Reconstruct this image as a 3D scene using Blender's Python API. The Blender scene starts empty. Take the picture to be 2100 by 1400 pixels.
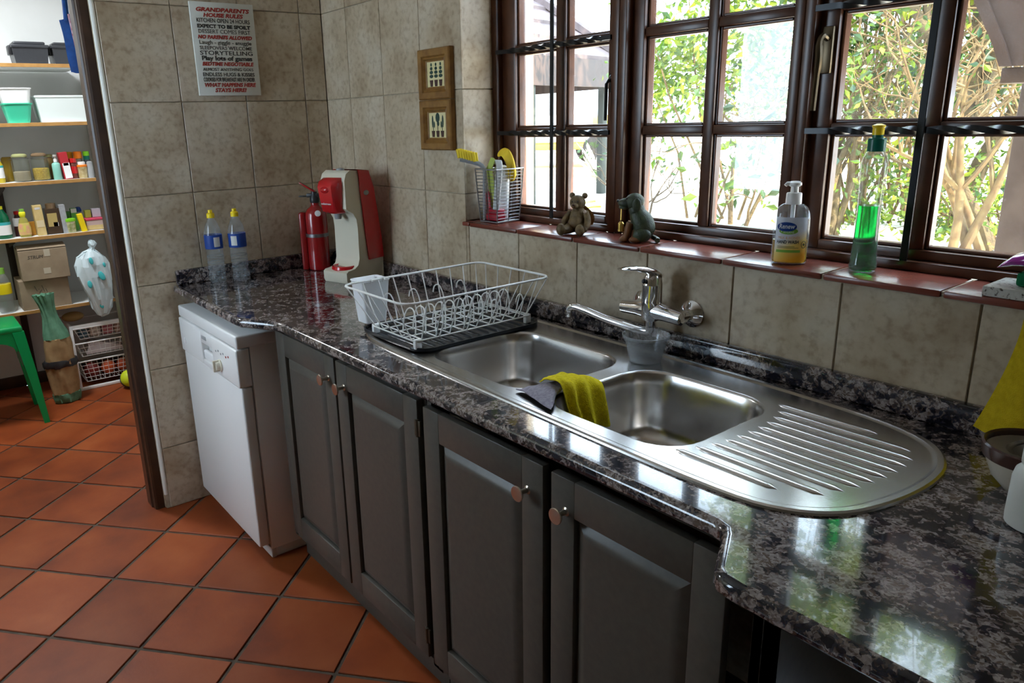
import bpy, bmesh, math, random
from mathutils import Vector, Matrix
PI = math.pi
rnd = random.Random(7)
C = bpy.context.scene.collection
scene = bpy.context.scene

# ------------------------------------------------------------------ camera
yaw, pitch, roll = math.radians(143.646), math.radians(15.954), math.radians(-1.782)
fw = Vector((math.cos(yaw)*math.cos(pitch), math.sin(yaw)*math.cos(pitch), -math.sin(pitch)))
rt = Vector((math.sin(yaw), -math.cos(yaw), 0)); up = rt.cross(fw)
r2 = rt*math.cos(roll) + up*math.sin(roll); u2 = up*math.cos(roll) - rt*math.sin(roll)
cd = bpy.data.cameras.new('camera'); cam = bpy.data.objects.new('camera', cd); C.objects.link(cam)
m = Matrix.Identity(4)
for i in range(3):
    m[i][0], m[i][1], m[i][2] = r2[i], u2[i], -fw[i]
m[0][3], m[1][3], m[2][3] = 2.904, -1.494, 1.474
cam.matrix_world = m
cd.sensor_width = 36; cd.lens = 1532.635/2100*36
cd.shift_x = (1050-944.54)/2100; cd.shift_y = (683.92-700)/2100
cd.clip_start = 0.01; cd.clip_end = 200
scene.camera = cam

# ------------------------------------------------------------------ world, sun, exposure
w = bpy.data.worlds.new('world'); scene.world = w; w.use_nodes = True
bg = w.node_tree.nodes['Background']
bg.inputs['Color'].default_value = (0.66, 0.83, 1.0, 1); bg.inputs['Strength'].default_value = 11.0
sd = bpy.data.lights.new('sun_offscreen', 'SUN'); sd.energy = 24; sd.angle = 0.01; sd.color = (1, .90, .70)
sun = bpy.data.objects.new('sun_offscreen', sd); C.objects.link(sun)
sun.rotation_euler = Vector((-0.62, -0.10, -0.75)).to_track_quat('-Z', 'Y').to_euler()
scene.view_settings.view_transform = 'Standard'; scene.view_settings.look = 'None'
scene.view_settings.exposure = 0.3; scene.view_settings.gamma = 1
scene.view_settings.use_curve_mapping = False
PANTRY_W = 32          # power of the pantry's ceiling light
scene.cycles.max_bounces = 10; scene.cycles.transparent_max_bounces = 16
scene.cycles.sample_clamp_indirect = 6; scene.cycles.caustics_reflective = False; scene.cycles.caustics_refractive = False

# ------------------------------------------------------------------ materials
MATS = {}
def nmat(name):
    mt = bpy.data.materials.new(name); mt.use_nodes = True
    MATS[name] = mt
    nt = mt.node_tree; return mt, nt, nt.nodes['Principled BSDF']
def tex(nt, kind, scale, coord='Object', detail=4, **kw):
    tc = nt.nodes.new('ShaderNodeTexCoord'); n = nt.nodes.new('ShaderNodeTex'+kind)
    n.inputs['Scale'].default_value = scale
    if 'Detail' in n.inputs: n.inputs['Detail'].default_value = detail
    oi = nt.nodes.new('ShaderNodeObjectInfo'); vm = nt.nodes.new('ShaderNodeVectorMath'); vm.operation = 'MULTIPLY_ADD'
    nt.links.new(oi.outputs['Random'], vm.inputs[0]); vm.inputs[1].default_value = (17, 29, 41)
    nt.links.new(tc.outputs[coord], vm.inputs[2])
    nt.links.new(vm.outputs[0], n.inputs['Vector'])
    return n
def ramp(nt, src, stops, interp='LINEAR'):
    r = nt.nodes.new('ShaderNodeValToRGB'); cr = r.color_ramp; cr.interpolation = interp
    while len(cr.elements) < len(stops): cr.elements.new(.5)
    for e, (p, c) in zip(cr.elements, stops):
        e.position = p; e.color = (*c, 1) if len(c) == 3 else c
    nt.links.new(src, r.inputs['Fac']); return r
def P(name, col, rough=.5, metal=0, noise=None, bump=None, alpha=None, trans=0, ior=1.45, coat=0, emis=None, spec=None, sss=0, aniso=0):
    mt, nt, b = nmat(name)
    b.inputs['Base Color'].default_value = (*col, 1); b.inputs['Roughness'].default_value = rough
    b.inputs['Metallic'].default_value = metal; b.inputs['IOR'].default_value = ior
    b.inputs['Transmission Weight'].default_value = trans; b.inputs['Coat Weight'].default_value = coat
    if spec is not None: b.inputs['Specular IOR Level'].default_value = spec
    if sss: b.inputs['Subsurface Weight'].default_value = sss; b.inputs['Subsurface Radius'].default_value = (.01, .01, .01)
    if aniso: b.inputs['Anisotropic'].default_value = aniso
    if noise:
        sc, c2 = noise[:2]
        n = tex(nt, 'Noise', sc, detail=5); r = ramp(nt, n.outputs['Fac'], [(.32, col), (.68, c2)])
        nt.links.new(r.outputs['Color'], b.inputs['Base Color'])
    if bump:
        n = tex(nt, 'Noise', bump[0], detail=3); bm_ = nt.nodes.new('ShaderNodeBump')
        bm_.inputs['Strength'].default_value = bump[1]; bm_.inputs['Distance'].default_value = bump[2] if len(bump) > 2 else .002
        nt.links.new(n.outputs['Fac'], bm_.inputs['Height']); nt.links.new(bm_.outputs['Normal'], b.inputs['Normal'])
    if alpha is not None: b.inputs['Alpha'].default_value = alpha
    if emis: b.inputs['Emission Color'].default_value = (*emis[0], 1); b.inputs['Emission Strength'].default_value = emis[1]
    return mt

def make_granite():
    mt, nt, b = nmat('granite')
    tc = nt.nodes.new('ShaderNodeTexCoord')
    n0 = nt.nodes.new('ShaderNodeTexNoise'); n0.inputs['Scale'].default_value = 60; n0.inputs['Detail'].default_value = 3
    mx = nt.nodes.new('ShaderNodeVectorMath'); mx.operation = 'MULTIPLY_ADD'; mx.inputs[1].default_value = (.018, .018, .018)
    nt.links.new(tc.outputs['Object'], n0.inputs['Vector']); nt.links.new(n0.outputs['Color'], mx.inputs[0]); nt.links.new(tc.outputs['Object'], mx.inputs[2])
    v = nt.nodes.new('ShaderNodeTexVoronoi'); v.inputs['Scale'].default_value = 82
    nt.links.new(mx.outputs[0], v.inputs['Vector'])
    v2 = nt.nodes.new('ShaderNodeTexVoronoi'); v2.inputs['Scale'].default_value = 230
    nt.links.new(mx.outputs[0], v2.inputs['Vector'])
    mv = nt.nodes.new('ShaderNodeMix'); mv.data_type = 'RGBA'; mv.inputs[0].default_value = .42
    nt.links.new(v.outputs['Color'], mv.inputs[6]); nt.links.new(v2.outputs['Color'], mv.inputs[7])
    s = nt.nodes.new('ShaderNodeSeparateColor'); nt.links.new(mv.outputs[2], s.inputs[0])
    # a broader field makes the dark and pale grains cluster
    n1 = nt.nodes.new('ShaderNodeTexNoise'); n1.inputs['Scale'].default_value = 26; n1.inputs['Detail'].default_value = 2
    nt.links.new(tc.outputs['Object'], n1.inputs['Vector'])
    ad = nt.nodes.new('ShaderNodeMath'); ad.operation = 'MULTIPLY_ADD'; ad.inputs[1].default_value = 1.6; 
    nt.links.new(n1.outputs['Fac'], ad.inputs[0]); 
    s2 = nt.nodes.new('ShaderNodeMath'); s2.operation = 'MULTIPLY_ADD'; s2.inputs[1].default_value = .95; s2.inputs[2].default_value = -.80
    nt.links.new(s.outputs[0], s2.inputs[0]); nt.links.new(s2.outputs[0], ad.inputs[2])
    r = ramp(nt, ad.outputs[0], [(.0, (.007, .007, .011)), (.36, (.020, .020, .032)), (.49, (.075, .050, .038)), (.62, (.19, .155, .145)), (.78, (.33, .285, .27)), (.95, (.11, .075, .055))])
    nt.links.new(r.outputs['Color'], b.inputs['Base Color'])
    b.inputs['Roughness'].default_value = .10; b.inputs['Coat Weight'].default_value = .35; b.inputs['Coat Roughness'].default_value = .02; b.inputs['Coat IOR'].default_value = 1.5
    return mt
GRANITE = make_granite()

def make_walltile():
    mt, nt, b = nmat('wall_tile')
    n1 = tex(nt, 'Noise', 7, detail=6); n2 = tex(nt, 'Noise', 55, detail=5)
    r1 = ramp(nt, n1.outputs['Fac'], [(.30, (.40, .31, .205)), (.5, (.53, .44, .315)), (.70, (.62, .55, .43))])
    r2_ = ramp(nt, n2.outputs['Fac'], [(.30, (.62, .54, .47)), (.50, (.90, .87, .84)), (.75, (1, 1, 1))])
    mx = nt.nodes.new('ShaderNodeMix'); mx.data_type = 'RGBA'; mx.blend_type = 'MULTIPLY'; mx.inputs[0].default_value = .8
    nt.links.new(r1.outputs['Color'], mx.inputs[6]); nt.links.new(r2_.outputs['Color'], mx.inputs[7])
    nt.links.new(mx.outputs[2], b.inputs['Base Color'])
    b.inputs['Roughness'].default_value = .32
    return mt
WALLTILE = make_walltile()
GROUT = P('wall_grout', (.50, .44, .33), .85, noise=(40, (.36, .30, .2)))
def make_terracotta(name, a, b_, c, rough):
    mt, nt, b = nmat(name)
    n1 = tex(nt, 'Noise', 4, detail=6); r1 = ramp(nt, n1.outputs['Fac'], [(.3, a), (.5, b_), (.7, c)])
    oi = nt.nodes.new('ShaderNodeObjectInfo'); hs = nt.nodes.new('ShaderNodeHueSaturation')
    mr = nt.nodes.new('ShaderNodeMapRange'); mr.inputs[3].default_value = .78; mr.inputs[4].default_value = 1.15
    nt.links.new(oi.outputs['Random'], mr.inputs[0]); nt.links.new(mr.outputs[0], hs.inputs['Value'])
    nt.links.new(r1.outputs['Color'], hs.inputs['Color']); nt.links.new(hs.outputs['Color'], b.inputs['Base Color'])
    b.inputs['Roughness'].default_value = rough; b.inputs['Specular IOR Level'].default_value = .5 if rough < .4 else .28
    n2 = tex(nt, 'Noise', 90, detail=3); bp = nt.nodes.new('ShaderNodeBump'); bp.inputs['Strength'].default_value = .15; bp.inputs['Distance'].default_value = .002
    nt.links.new(n2.outputs['Fac'], bp.inputs['Height']); nt.links.new(bp.outputs['Normal'], b.inputs['Normal'])
    return mt
FLOORTILE = make_terracotta('floor_tile', (.16, .030, .008), (.25, .050, .011), (.31, .075, .020), .48)
SILLTILE = make_terracotta('sill_tile', (.13, .028, .017), (.18, .040, .024), (.22, .058, .036), .27)
FLOORGROUT = P('floor_grout', (.11, .08, .055), .9, noise=(30, (.055, .038, .026)))
ROOMPAINT = P('room_paint', (.36, .32, .25), .9)
PLASTER = P('plaster_white', (.74, .75, .74), .9, noise=(3, (.66, .67, .65)))
CEIL = P('ceiling_white', (.80, .79, .76), .9)
DOORWOOD = P('dark_door_wood', (.030, .013, .007), .35, noise=(14, (.06, .028, .014)))
WINWOOD = P('window_wood', (.060, .022, .011), .28, noise=(22, (.10, .038, .018)))
IRON = P('black_iron', (.02, .022, .024), .28, metal=.6)
BEAD = P('tile_edging', (.78, .77, .70), .3)
CABINET = P('cabinet_paint', (.096, .086, .070), .34, noise=(60, (.078, .071, .060)), bump=(240, .08, .001))
NICKEL = P('brushed_nickel', (.62, .55, .45), .28, metal=1)
CHROME = P('chrome', (.80, .80, .82), .07, metal=1)
STEEL = P('stainless_steel', (.60, .58, .56), .24, metal=1, noise=(5, (.52, .50, .48)), bump=(420, .05, .0005))
WHITEGOODS = P('white_enamel', (.80, .79, .77), .28)
WHITEGREY = P('white_grey_plastic', (.62, .61, .58), .4)
BLACK = P('black_plastic', (.02, .02, .022), .4)
DARKGREY = P('dark_grey_plastic', (.035, .037, .042), .35, bump=(60, .2))
MATRUB = P('black_rubber', (.018, .021, .026), .22)
WIREWHITE = P('white_coated_wire', (.86, .85, .82), .35)
WHITEPL = P('white_plastic', (.85, .85, .84), .35, sss=.05)
FROST = None
CREAMPL = P('cream_plastic', (.70, .65, .52), .3)
REDPL = P('red_plastic', (.55, .012, .016), .22, coat=.4)
REDPAINT = P('red_paint', (.32, .008, .010), .22, coat=.5)
GREYPL = P('grey_plastic', (.33, .34, .35), .4)
YELLOWPL = P('yellow_plastic', (.90, .66, .01), .35)
YELLOWCLOTH = P('yellow_microfibre', (.80, .66, .0), .95, noise=(160, (.62, .48, .0)), bump=(420, .8, .003))
YELLOWTOWEL = P('yellow_towel', (.58, .42, .005), .95, noise=(90, (.46, .33, .0)), bump=(500, .6, .003))
GREYCLOTH = P('grey_microfibre', (.34, .31, .36), .95, noise=(160, (.22, .20, .25)), bump=(420, .8, .003))
SIGNWHITE = P('sign_board', (.70, .71, .66), .6, noise=(9, (.62, .63, .57)))
INKRED = P('red_print', (.36, .03, .02), .7); INKBLACK = P('black_print', (.035, .035, .03), .7)
INKBLUE = P('blue_print', (.008, .05, .27), .5); INKGREEN = P('green_print', (.22, .46, .06), .5); INKWHITE = P('white_print', (.9, .9, .9), .5)
PINE = P('framed_wood', (.30, .15, .035), .45, noise=(30, (.19, .085, .018)))
CREAM = P('cream_card', (.78, .70, .40), .8, noise=(20, (.68, .58, .28)))
DARKGREEN = P('dark_green_ink', (.02, .05, .035), .7); DARKBROWN = P('dark_brown_ink', (.06, .022, .015), .7)
BEARST = P('bear_resin', (.20, .13, .055), .55, noise=(70, (.09, .055, .02)), bump=(260, .5, .002))
DOGBLK = P('dog_dark_resin', (.024, .032, .018), .45, noise=(80, (.05, .07, .03)), bump=(240, .6, .002))
DOGTAN = P('dog_tan_resin', (.24, .10, .035), .5, noise=(70, (.15, .06, .02)), bump=(240, .5, .002))
BRASS = P('brass', (.7, .48, .12), .3, metal=.9)
STEELWIRE = P('grey_steel_wire', (.26, .26, .27), .35, metal=.9)
CERAMIC = P('cream_ceramic', (.62, .56, .46), .22, noise=(25, (.52, .46, .36)))
CERBROWN = P('brown_glaze', (.05, .02, .015), .2)
BOARD = P('shelf_melamine', (.78, .79, .76), .5)
BOARDEDGE = P('shelf_edge', (.46, .25, .075), .5, noise=(25, (.36, .18, .05)))
RAIL = P('dark_rail', (.03, .018, .012), .5)
CARD = P('cardboard', (.33, .25, .165), .85, noise=(18, (.27, .20, .13)))
PAPER = P('brown_paper', (.38, .25, .12), .8, noise=(22, (.26, .16, .07)))
GREENPAPER = P('green_paper', (.13, .30, .19), .75, noise=(30, (.08, .20, .12)))
CHAIRGREEN = P('green_chair_plastic', (.0, .28, .075), .32)
BLUECLOTH = P('blue_cloth', (.015, .10, .36), .8, noise=(30, (.01, .05, .20)))
BAG = P('carrier_bag_plastic', (.66, .76, .80), .3, noise=(9, (.50, .62, .66)))
TEAL = P('teal_print', (.05, .42, .44), .4)
def glassmat(name, tint=(1, 1, 1), rough=0, opac=.06, dust=None):
    mt = bpy.data.materials.new(name); mt.use_nodes = True; nt = mt.node_tree; nt.nodes.clear()
    o = nt.nodes.new('ShaderNodeOutputMaterial'); t = nt.nodes.new('ShaderNodeBsdfTransparent'); g = nt.nodes.new('ShaderNodeBsdfGlossy')
    t.inputs['Color'].default_value = (*tint, 1); g.inputs['Roughness'].default_value = rough
    lw = nt.nodes.new('ShaderNodeLayerWeight'); lw.inputs['Blend'].default_value = .5
    pw = nt.nodes.new('ShaderNodeMath'); pw.operation = 'POWER'; pw.inputs[1].default_value = 5; nt.links.new(lw.outputs['Facing'], pw.inputs[0])
    fr = nt.nodes.new('ShaderNodeMath'); fr.operation = 'MULTIPLY_ADD'; fr.inputs[1].default_value = .6; fr.inputs[2].default_value = .045; nt.links.new(pw.outputs[0], fr.inputs[0])
    mx = nt.nodes.new('ShaderNodeMixShader'); nt.links.new(fr.outputs[0], mx.inputs[0]); nt.links.new(t.outputs[0], mx.inputs[1]); nt.links.new(g.outputs[0], mx.inputs[2])
    out = mx.outputs[0]
    if opac:
        d = nt.nodes.new('ShaderNodeBsdfDiffuse'); d.inputs['Color'].default_value = (.8*tint[0], .8*tint[1], .8*tint[2], 1)
        m2 = nt.nodes.new('ShaderNodeMixShader'); m2.inputs[0].default_value = opac
        if dust:
            n = tex(nt, 'Noise', dust[0], detail=6); r = ramp(nt, n.outputs['Fac'], [(.45, (0, 0, 0)), (.75, (opac, opac, opac))])
            nt.links.new(r.outputs['Color'], m2.inputs[0])
        nt.links.new(out, m2.inputs[1]); nt.links.new(d.outputs[0], m2.inputs[2]); out = m2.outputs[0]
    nt.links.new(out, o.inputs['Surface']); MATS[name] = mt; return mt
PANE = glassmat('window_pane', opac=.16, dust=(9,))
CLEARPET = glassmat('clear_plastic', (.90, .93, .95), .05, .11)
CLEARBOWL = glassmat('frosted_bowl_plastic', (.86, .88, .90), .12, .24)
JARGLASS = glassmat('jar_glass', (.88, .91, .86), .03, .05)
CUPPL = P('translucent_cup', (.86, .86, .87), .4, sss=.3)
LIQGREEN = P('green_dish_liquid', (.0, .42, .05), .05, trans=.85, ior=1.33)
LIQORANGE = P('amber_hand_soap', (.95, .50, .03), .08, trans=.55, ior=1.33)
def leafmat(name, c1, c2, tr):
    mt = bpy.data.materials.new(name); mt.use_nodes = True; nt = mt.node_tree; nt.nodes.clear()
    o = nt.nodes.new('ShaderNodeOutputMaterial'); d = nt.nodes.new('ShaderNodeBsdfPrincipled'); t = nt.nodes.new('ShaderNodeBsdfTranslucent'); mx = nt.nodes.new('ShaderNodeMixShader')
    tc = nt.nodes.new('ShaderNodeTexCoord'); n = nt.nodes.new('ShaderNodeTexNoise'); n.inputs['Scale'].default_value = 6; nt.links.new(tc.outputs['Object'], n.inputs['Vector'])
    r = ramp(nt, n.outputs['Fac'], [(.35, c1), (.65, c2)])
    nt.links.new(r.outputs['Color'], d.inputs['Base Color']); nt.links.new(r.outputs['Color'], t.inputs['Color']); d.inputs['Roughness'].default_value = .35
    mx.inputs[0].default_value = tr
    nt.links.new(d.outputs[0], mx.inputs[1]); nt.links.new(t.outputs[0], mx.inputs[2]); nt.links.new(mx.outputs[0], o.inputs['Surface']); return mt
LEAF = leafmat('leaf_green', (.03, .08, .008), (.12, .19, .018), .45)
LEAFLT = leafmat('leaf_lime', (.11, .18, .014), (.30, .34, .03), .5)
LEAFDK = leafmat('leaf_deep', (.010, .035, .008), (.035, .075, .016), .35)
BARK = P('bark', (.05, .033, .016), .9, noise=(12, (.11, .08, .036)), bump=(60, .8, .01))
TWIG = P('dry_twig', (.085, .048, .02), .9, noise=(20, (.16, .11, .045)))
PAVE = P('pale_paving', (.62, .58, .50), .9, noise=(2, (.54, .48, .40)))
EARTH = P('brown_path', (.30, .20, .14), .95, noise=(4, (.22, .15, .1)))
SHINGLE = P('roof_shingle', (.13, .095, .095), .8, noise=(7, (.09, .065, .065)))
FASCIA = P('brown_fascia', (.050, .028, .021), .6, noise=(9, (.034, .019, .014)))
CREAMWALL = P('cream_render', (.34, .27, .17), .9, noise=(5, (.28, .22, .14)))
POSTGREY = P('grey_green_post', (.035, .042, .036), .6)

# ------------------------------------------------------------------ mesh helpers
def T(x=0, y=0, z=0): return Matrix.Translation((x, y, z))
def box(bm, a, b, bev=0, seg=2, M=None):
    x0, x1 = sorted((a[0], b[0])); y0, y1 = sorted((a[1], b[1])); z0, z1 = sorted((a[2], b[2]))
    vs = [bm.verts.new((x, y, z)) for x in (x0, x1) for y in (y0, y1) for z in (z0, z1)]
    fs = [bm.faces.new([vs[i] for i in f]) for f in ((0, 1, 3, 2), (4, 6, 7, 5), (0, 4, 5, 1), (2, 3, 7, 6), (0, 2, 6, 4), (1, 5, 7, 3))]
    if bev:
        es = list({e for f in fs for e in f.edges})
        r = bmesh.ops.bevel(bm, geom=es, offset=bev, segments=seg, affect='EDGES', profile=.5)
        vs = [v for v in r['verts']]
        vs = list({v for v in vs} | {v for f in r['faces'] for v in f.verts})
    if M is not None: bmesh.ops.transform(bm, matrix=M, verts=vs)
    return vs
def loft(bm, rings, caps=True, closed=True):
    R = [[bm.verts.new(p) for p in r] for r in rings]; n = len(R[0])
    for a, b in zip(R, R[1:]):
        for i in range(n if closed else n-1):
            j = (i+1) % n
            try: bm.faces.new((a[i], a[j], b[j], b[i]))
            except ValueError: pass
    if caps and closed:
        for r, rev in ((R[0], True), (R[-1], False)):
            try: bm.faces.new(r[::-1] if rev else r)
            except ValueError: pass
    return R
def lathe(bm, prof, n=24, c=(0, 0, 0), sx=1, sy=1, caps=True, M=None):
    rings = [[(c[0]+r*sx*math.cos(2*PI*i/n), c[1]+r*sy*math.sin(2*PI*i/n), c[2]+z) for i in range(n)] for r, z in prof]
    if M is not None: rings = [[M @ Vector(p) for p in r] for r in rings]
    return loft(bm, rings, caps)
def tube(bm, pts, r, n=8, caps=True, closed=False):
    pts = [Vector(p) for p in pts]; N = len(pts)
    rad = r if isinstance(r, (list, tuple)) else [r]*N
    tang = []
    for i in range(N):
        if closed: t = pts[(i+1) % N]-pts[i-1]
        else: t = pts[min(i+1, N-1)]-pts[max(i-1, 0)]
        tang.append(t.normalized() if t.length > 1e-9 else Vector((0, 0, 1)))
    ref = Vector((0, 0, 1)) if abs(tang[0].z) < .9 else Vector((1, 0, 0))
    nrm = (ref - tang[0]*ref.dot(tang[0])).normalized(); rings = []
    for i in range(N):
        nrm = nrm - tang[i]*nrm.dot(tang[i])
        if nrm.length < 1e-6: nrm = tang[i].orthogonal()
        nrm.normalize(); bn = tang[i].cross(nrm)
        rings.append([pts[i]+(nrm*math.cos(2*PI*k/n)+bn*math.sin(2*PI*k/n))*rad[i] for k in range(n)])
    if closed: rings.append(rings[0])
    return loft(bm, rings, caps and not closed)
def prism(bm, poly, h0, h1, f):
    """poly: 2D points, f(u,v,h) -> 3D point"""
    return loft(bm, [[f(u, v, h0) for u, v in poly], [f(u, v, h1) for u, v in poly]])
def sphere(bm, c, r, s=(1, 1, 1), u=16, v=10, M=None):
    prof = [(math.sin(PI*k/v), -math.cos(PI*k/v)) for k in range(v+1)]
    rings = []
    for pr_, pz in prof:
        rr = max(pr_, 1e-4)
        ring = [Vector((r*s[0]*rr*math.cos(2*PI*i/u), r*s[1]*rr*math.sin(2*PI*i/u), r*s[2]*pz)) for i in range(u)]
        if M is not None: ring = [M.to_3x3() @ p for p in ring]
        rings.append([p+Vector(c) for p in ring])
    return loft(bm, rings)
def crom(pts, n=6, closed=False):
    pts = [Vector(p) for p in pts]; N = len(pts); out = []
    for i in range(N if closed else N-1):
        if closed: p0, p1, p2, p3 = pts[i-1], pts[i], pts[(i+1) % N], pts[(i+2) % N]
        else: p0, p1, p2, p3 = pts[max(i-1, 0)], pts[i], pts[i+1], pts[min(i+2, N-1)]
        for k in range(n):
            t = k/n
            out.append(.5*((2*p1)+(p2-p0)*t+(2*p0-5*p1+4*p2-p3)*t*t+(3*p1-p0-3*p2+p3)*t*t*t))
    if not closed: out.append(pts[-1])
    return out
def rrect(x0, y0, x1, y1, r, n=6):
    o = []
    for cx, cy, a0 in ((x1-r, y1-r, 0), (x0+r, y1-r, PI/2), (x0+r, y0+r, PI), (x1-r, y0+r, 1.5*PI)):
        for k in range(n+1): a = a0+PI/2*k/n; o.append((cx+r*math.cos(a), cy+r*math.sin(a)))
    return o
def fin(name, bm, mt, parent=None, ang=35, smooth=True, normals=True, flat=False):
    if normals: bmesh.ops.recalc_face_normals(bm, faces=bm.faces[:])
    me = bpy.data.meshes.new(name); bm.to_mesh(me); bm.free()
    if smooth:
        me.polygons.foreach_set('use_smooth', [True]*len(me.polygons)); me.set_sharp_from_angle(angle=math.radians(ang))
        if flat:
            for p in me.polygons: p.use_smooth = abs(p.normal.z) < .9995
    me.materials.append(mt)
    return link(name, me, parent)
def link(name, me, parent=None, loc=None, rot=None):
    o = bpy.data.objects.new(name, me); C.objects.link(o)
    if parent: o.parent = parent
    if loc: o.location = loc
    if rot: o.rotation_euler = rot
    return o
def thing(name, label, cat, loc=(0, 0, 0), rz=0, group=None, kind=None):
    o = bpy.data.objects.new(name, None); C.objects.link(o); o.empty_display_size = .05
    o.location = loc; o.rotation_euler = (0, 0, rz); tag(o, label, cat, group, kind); return o
def tag(o, label=None, cat=None, group=None, kind=None):
    if label: o['label'] = label
    if cat: o['category'] = cat
    if group: o['group'] = group
    if kind: o['kind'] = kind
    return o
def struct(o): o['kind'] = 'structure'; return o
def part(name, fn, mt, parent=None, **kw):
    bm = bmesh.new(); fn(bm); return fin(name, bm, mt, parent, **kw)
def dup(root, loc=None, rz=None, label=None):
    r = root.copy(); C.objects.link(r)
    if loc: r.location = loc
    if rz is not None: r.rotation_euler = (0, 0, rz)
    if label: r['label'] = label
    for ch in list(root.children):
        c = ch.copy(); C.objects.link(c); c.parent = r
        for g in ch.children:
            d = g.copy(); C.objects.link(d); d.parent = c
    return r
def textmesh(s, size, mt, parent, M, name='lettering', shear=0, bold=0, ext=.0004, align='CENTER', width=None, warp=None):
    cu = bpy.data.curves.new('t', 'FONT'); cu.body = s; cu.size = size; cu.shear = shear; cu.offset = bold; cu.extrude = ext; cu.align_x = align; cu.resolution_u = 3
    o = bpy.data.objects.new('t', cu); C.objects.link(o)
    dg = bpy.context.evaluated_depsgraph_get(); me = bpy.data.meshes.new_from_object(o.evaluated_get(dg))
    bpy.data.objects.remove(o); bpy.data.curves.remove(cu)
    xs = [v.co.x for v in me.vertices]; k = 1
    if width and xs: k = width/max(max(xs)-min(xs), 1e-6)
    for v in me.vertices:
        p = Vector((v.co.x*k, v.co.y, v.co.z))
        v.co = warp(p) if warp else M @ p
    me.materials.clear(); me.materials.append(mt); me.name = name
    return link(name, me, parent)

# ================================================================== STRUCTURE
TW, TH = .2477, .3274
Z0 = 1.8947 - 5*TH                      # lowest full joint
ZJ = [0.0] + [Z0+k*TH for k in range(8) if Z0+k*TH > .02] ; ZJ = [z for z in ZJ if z < 2.5] + [2.5]
WX0, WX1, WZ0, WZ1 = .921, 2.545, 1.137, 2.19   # window opening
SILL = 1.151

def boxes(name, lst, mt, parent=None, bev=0):
    bm = bmesh.new()
    for a, b in lst: box(bm, a, b, bev)
    return fin(name, bm, mt, parent)
floor = struct(boxes('floor', [((-2.15, -2.35, -.06), (3.7, 0.0, -.005))], FLOORGROUT))
# floor tiles: laid diagonally, each one an object
fa = Vector((.2302, .2025, 0)); fr = Vector((.2025, -.2302, 0)); fo = Vector((-.718, -1.287, 0)); g = .0125/.3066/2
def clip(poly, ax, lim, sign):
    out = []
    for i in range(len(poly)):
        p, q_ = poly[i-1], poly[i]; dp, dq = sign*(p[ax]-lim), sign*(q_[ax]-lim)
        if (dp < 0) != (dq < 0): t = dp/(dp-dq); out.append((p[0]+(q_[0]-p[0])*t, p[1]+(q_[1]-p[1])*t))
        if dq >= 0: out.append(q_)
    return out
def tilemesh(poly):
    bm = bmesh.new(); c = (sum(p[0] for p in poly)/len(poly), sum(p[1] for p in poly)/len(poly))
    ins = [(p[0]+(c[0]-p[0])*.012, p[1]+(c[1]-p[1])*.012) for p in poly]
    loft(bm, [[(*p, -.006) for p in poly], [(*p, -.0018) for p in poly], [(*p, 0) for p in ins]])
    bmesh.ops.recalc_face_normals(bm, faces=bm.faces[:])
    me = bpy.data.meshes.new('floor_tile'); bm.to_mesh(me); bm.free(); me.materials.append(FLOORTILE); return me
def cell(a, r): 
    return [tuple((fo+fa*(a+u)+fr*(r+v))[:2]) for u, v in ((g, g), (1-g, g), (1-g, 1-g), (g, 1-g))]
unit = [(p[0]-fo.x, p[1]-fo.y) for p in cell(0, 0)]
unitmesh = tilemesh(unit)
for a in range(-12, 26):
    for r in range(-14, 22):
        poly = cell(a, r); n0 = list(poly)
        if all(-2.14 < p[0] < 3.69 and -2.34 < p[1] < -.005 for p in poly):
            base = fo+fa*a+fr*r; o = link('floor_tile', unitmesh, floor, loc=(base.x, base.y, rnd.uniform(-.0006, 0)))
        else:
            for ax, lim, s in ((0, -2.14, 1), (0, 3.69, -1), (1, -2.34, 1), (1, -.005, -1)):
                if poly: poly = clip(poly, ax, lim, s)
            if len(poly) > 2:
                A = abs(sum(poly[i-1][0]*poly[i][1]-poly[i][0]*poly[i-1][1] for i in range(len(poly))))/2
                if A > .002: link('floor_tile', tilemesh(poly), floor)
# a dark drop on one of the tiles
drip = part('wax_spot', lambda bm: lathe(bm, [(.0125, 0), (.012, .0012), (.006, .002)], 14, sx=1.3, sy=.8), P('rust_spot', (.10, .018, .008), .3))
drip.location = (1.14, -1.36, 0.0); drip.rotation_euler = (0, 0, .7); tag(drip, 'small dark red spot dropped on a terracotta floor tile', 'spot')

struct(boxes('ceiling', [((-2.15, -2.35, 2.5), (3.7, .28, 2.6))], CEIL))
wall_left = struct(boxes('wall_left', [((-.12, -.852, 0), (-.006, 0, 2.5)), ((-.12, -1.78, 2.12), (-.006, -.852, 2.5)), ((-.12, -2.35, 0), (-.006, -1.78, 2.5))], GROUT))
wall_back = struct(boxes('wall_back', [((-2.15, .006, 0), (WX0-.006, .28, 2.5)), ((WX0-.006, .006, 0), (WX1, .28, WZ0)), ((WX0-.006, .006, WZ1), (WX1, .28, 2.5)), ((WX1, .006, 0), (3.7, .28, 2.5))], GROUT))
struct(boxes('wall_right', [((3.7, -2.47, 0), (3.82, .28, 2.5))], ROOMPAINT))
struct(boxes('wall_front', [((-2.27, -2.47, 0), (.05, -2.35, 2.5)), ((.68, -2.47, 0), (3.82, -2.35, 2.5)), ((.05, -2.47, 2.05), (.68, -2.35, 2.5)), ((.05, -2.47, 0), (.68, -2.35, 1.0))], ROOMPAINT))
struct(boxes('wall_pantry', [((-2.27, -2.35, 0), (-2.15, .28, 2.5)), ((-2.15, -.50, 0), (-.12, -.40, 2.5))], PLASTER))

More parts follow.
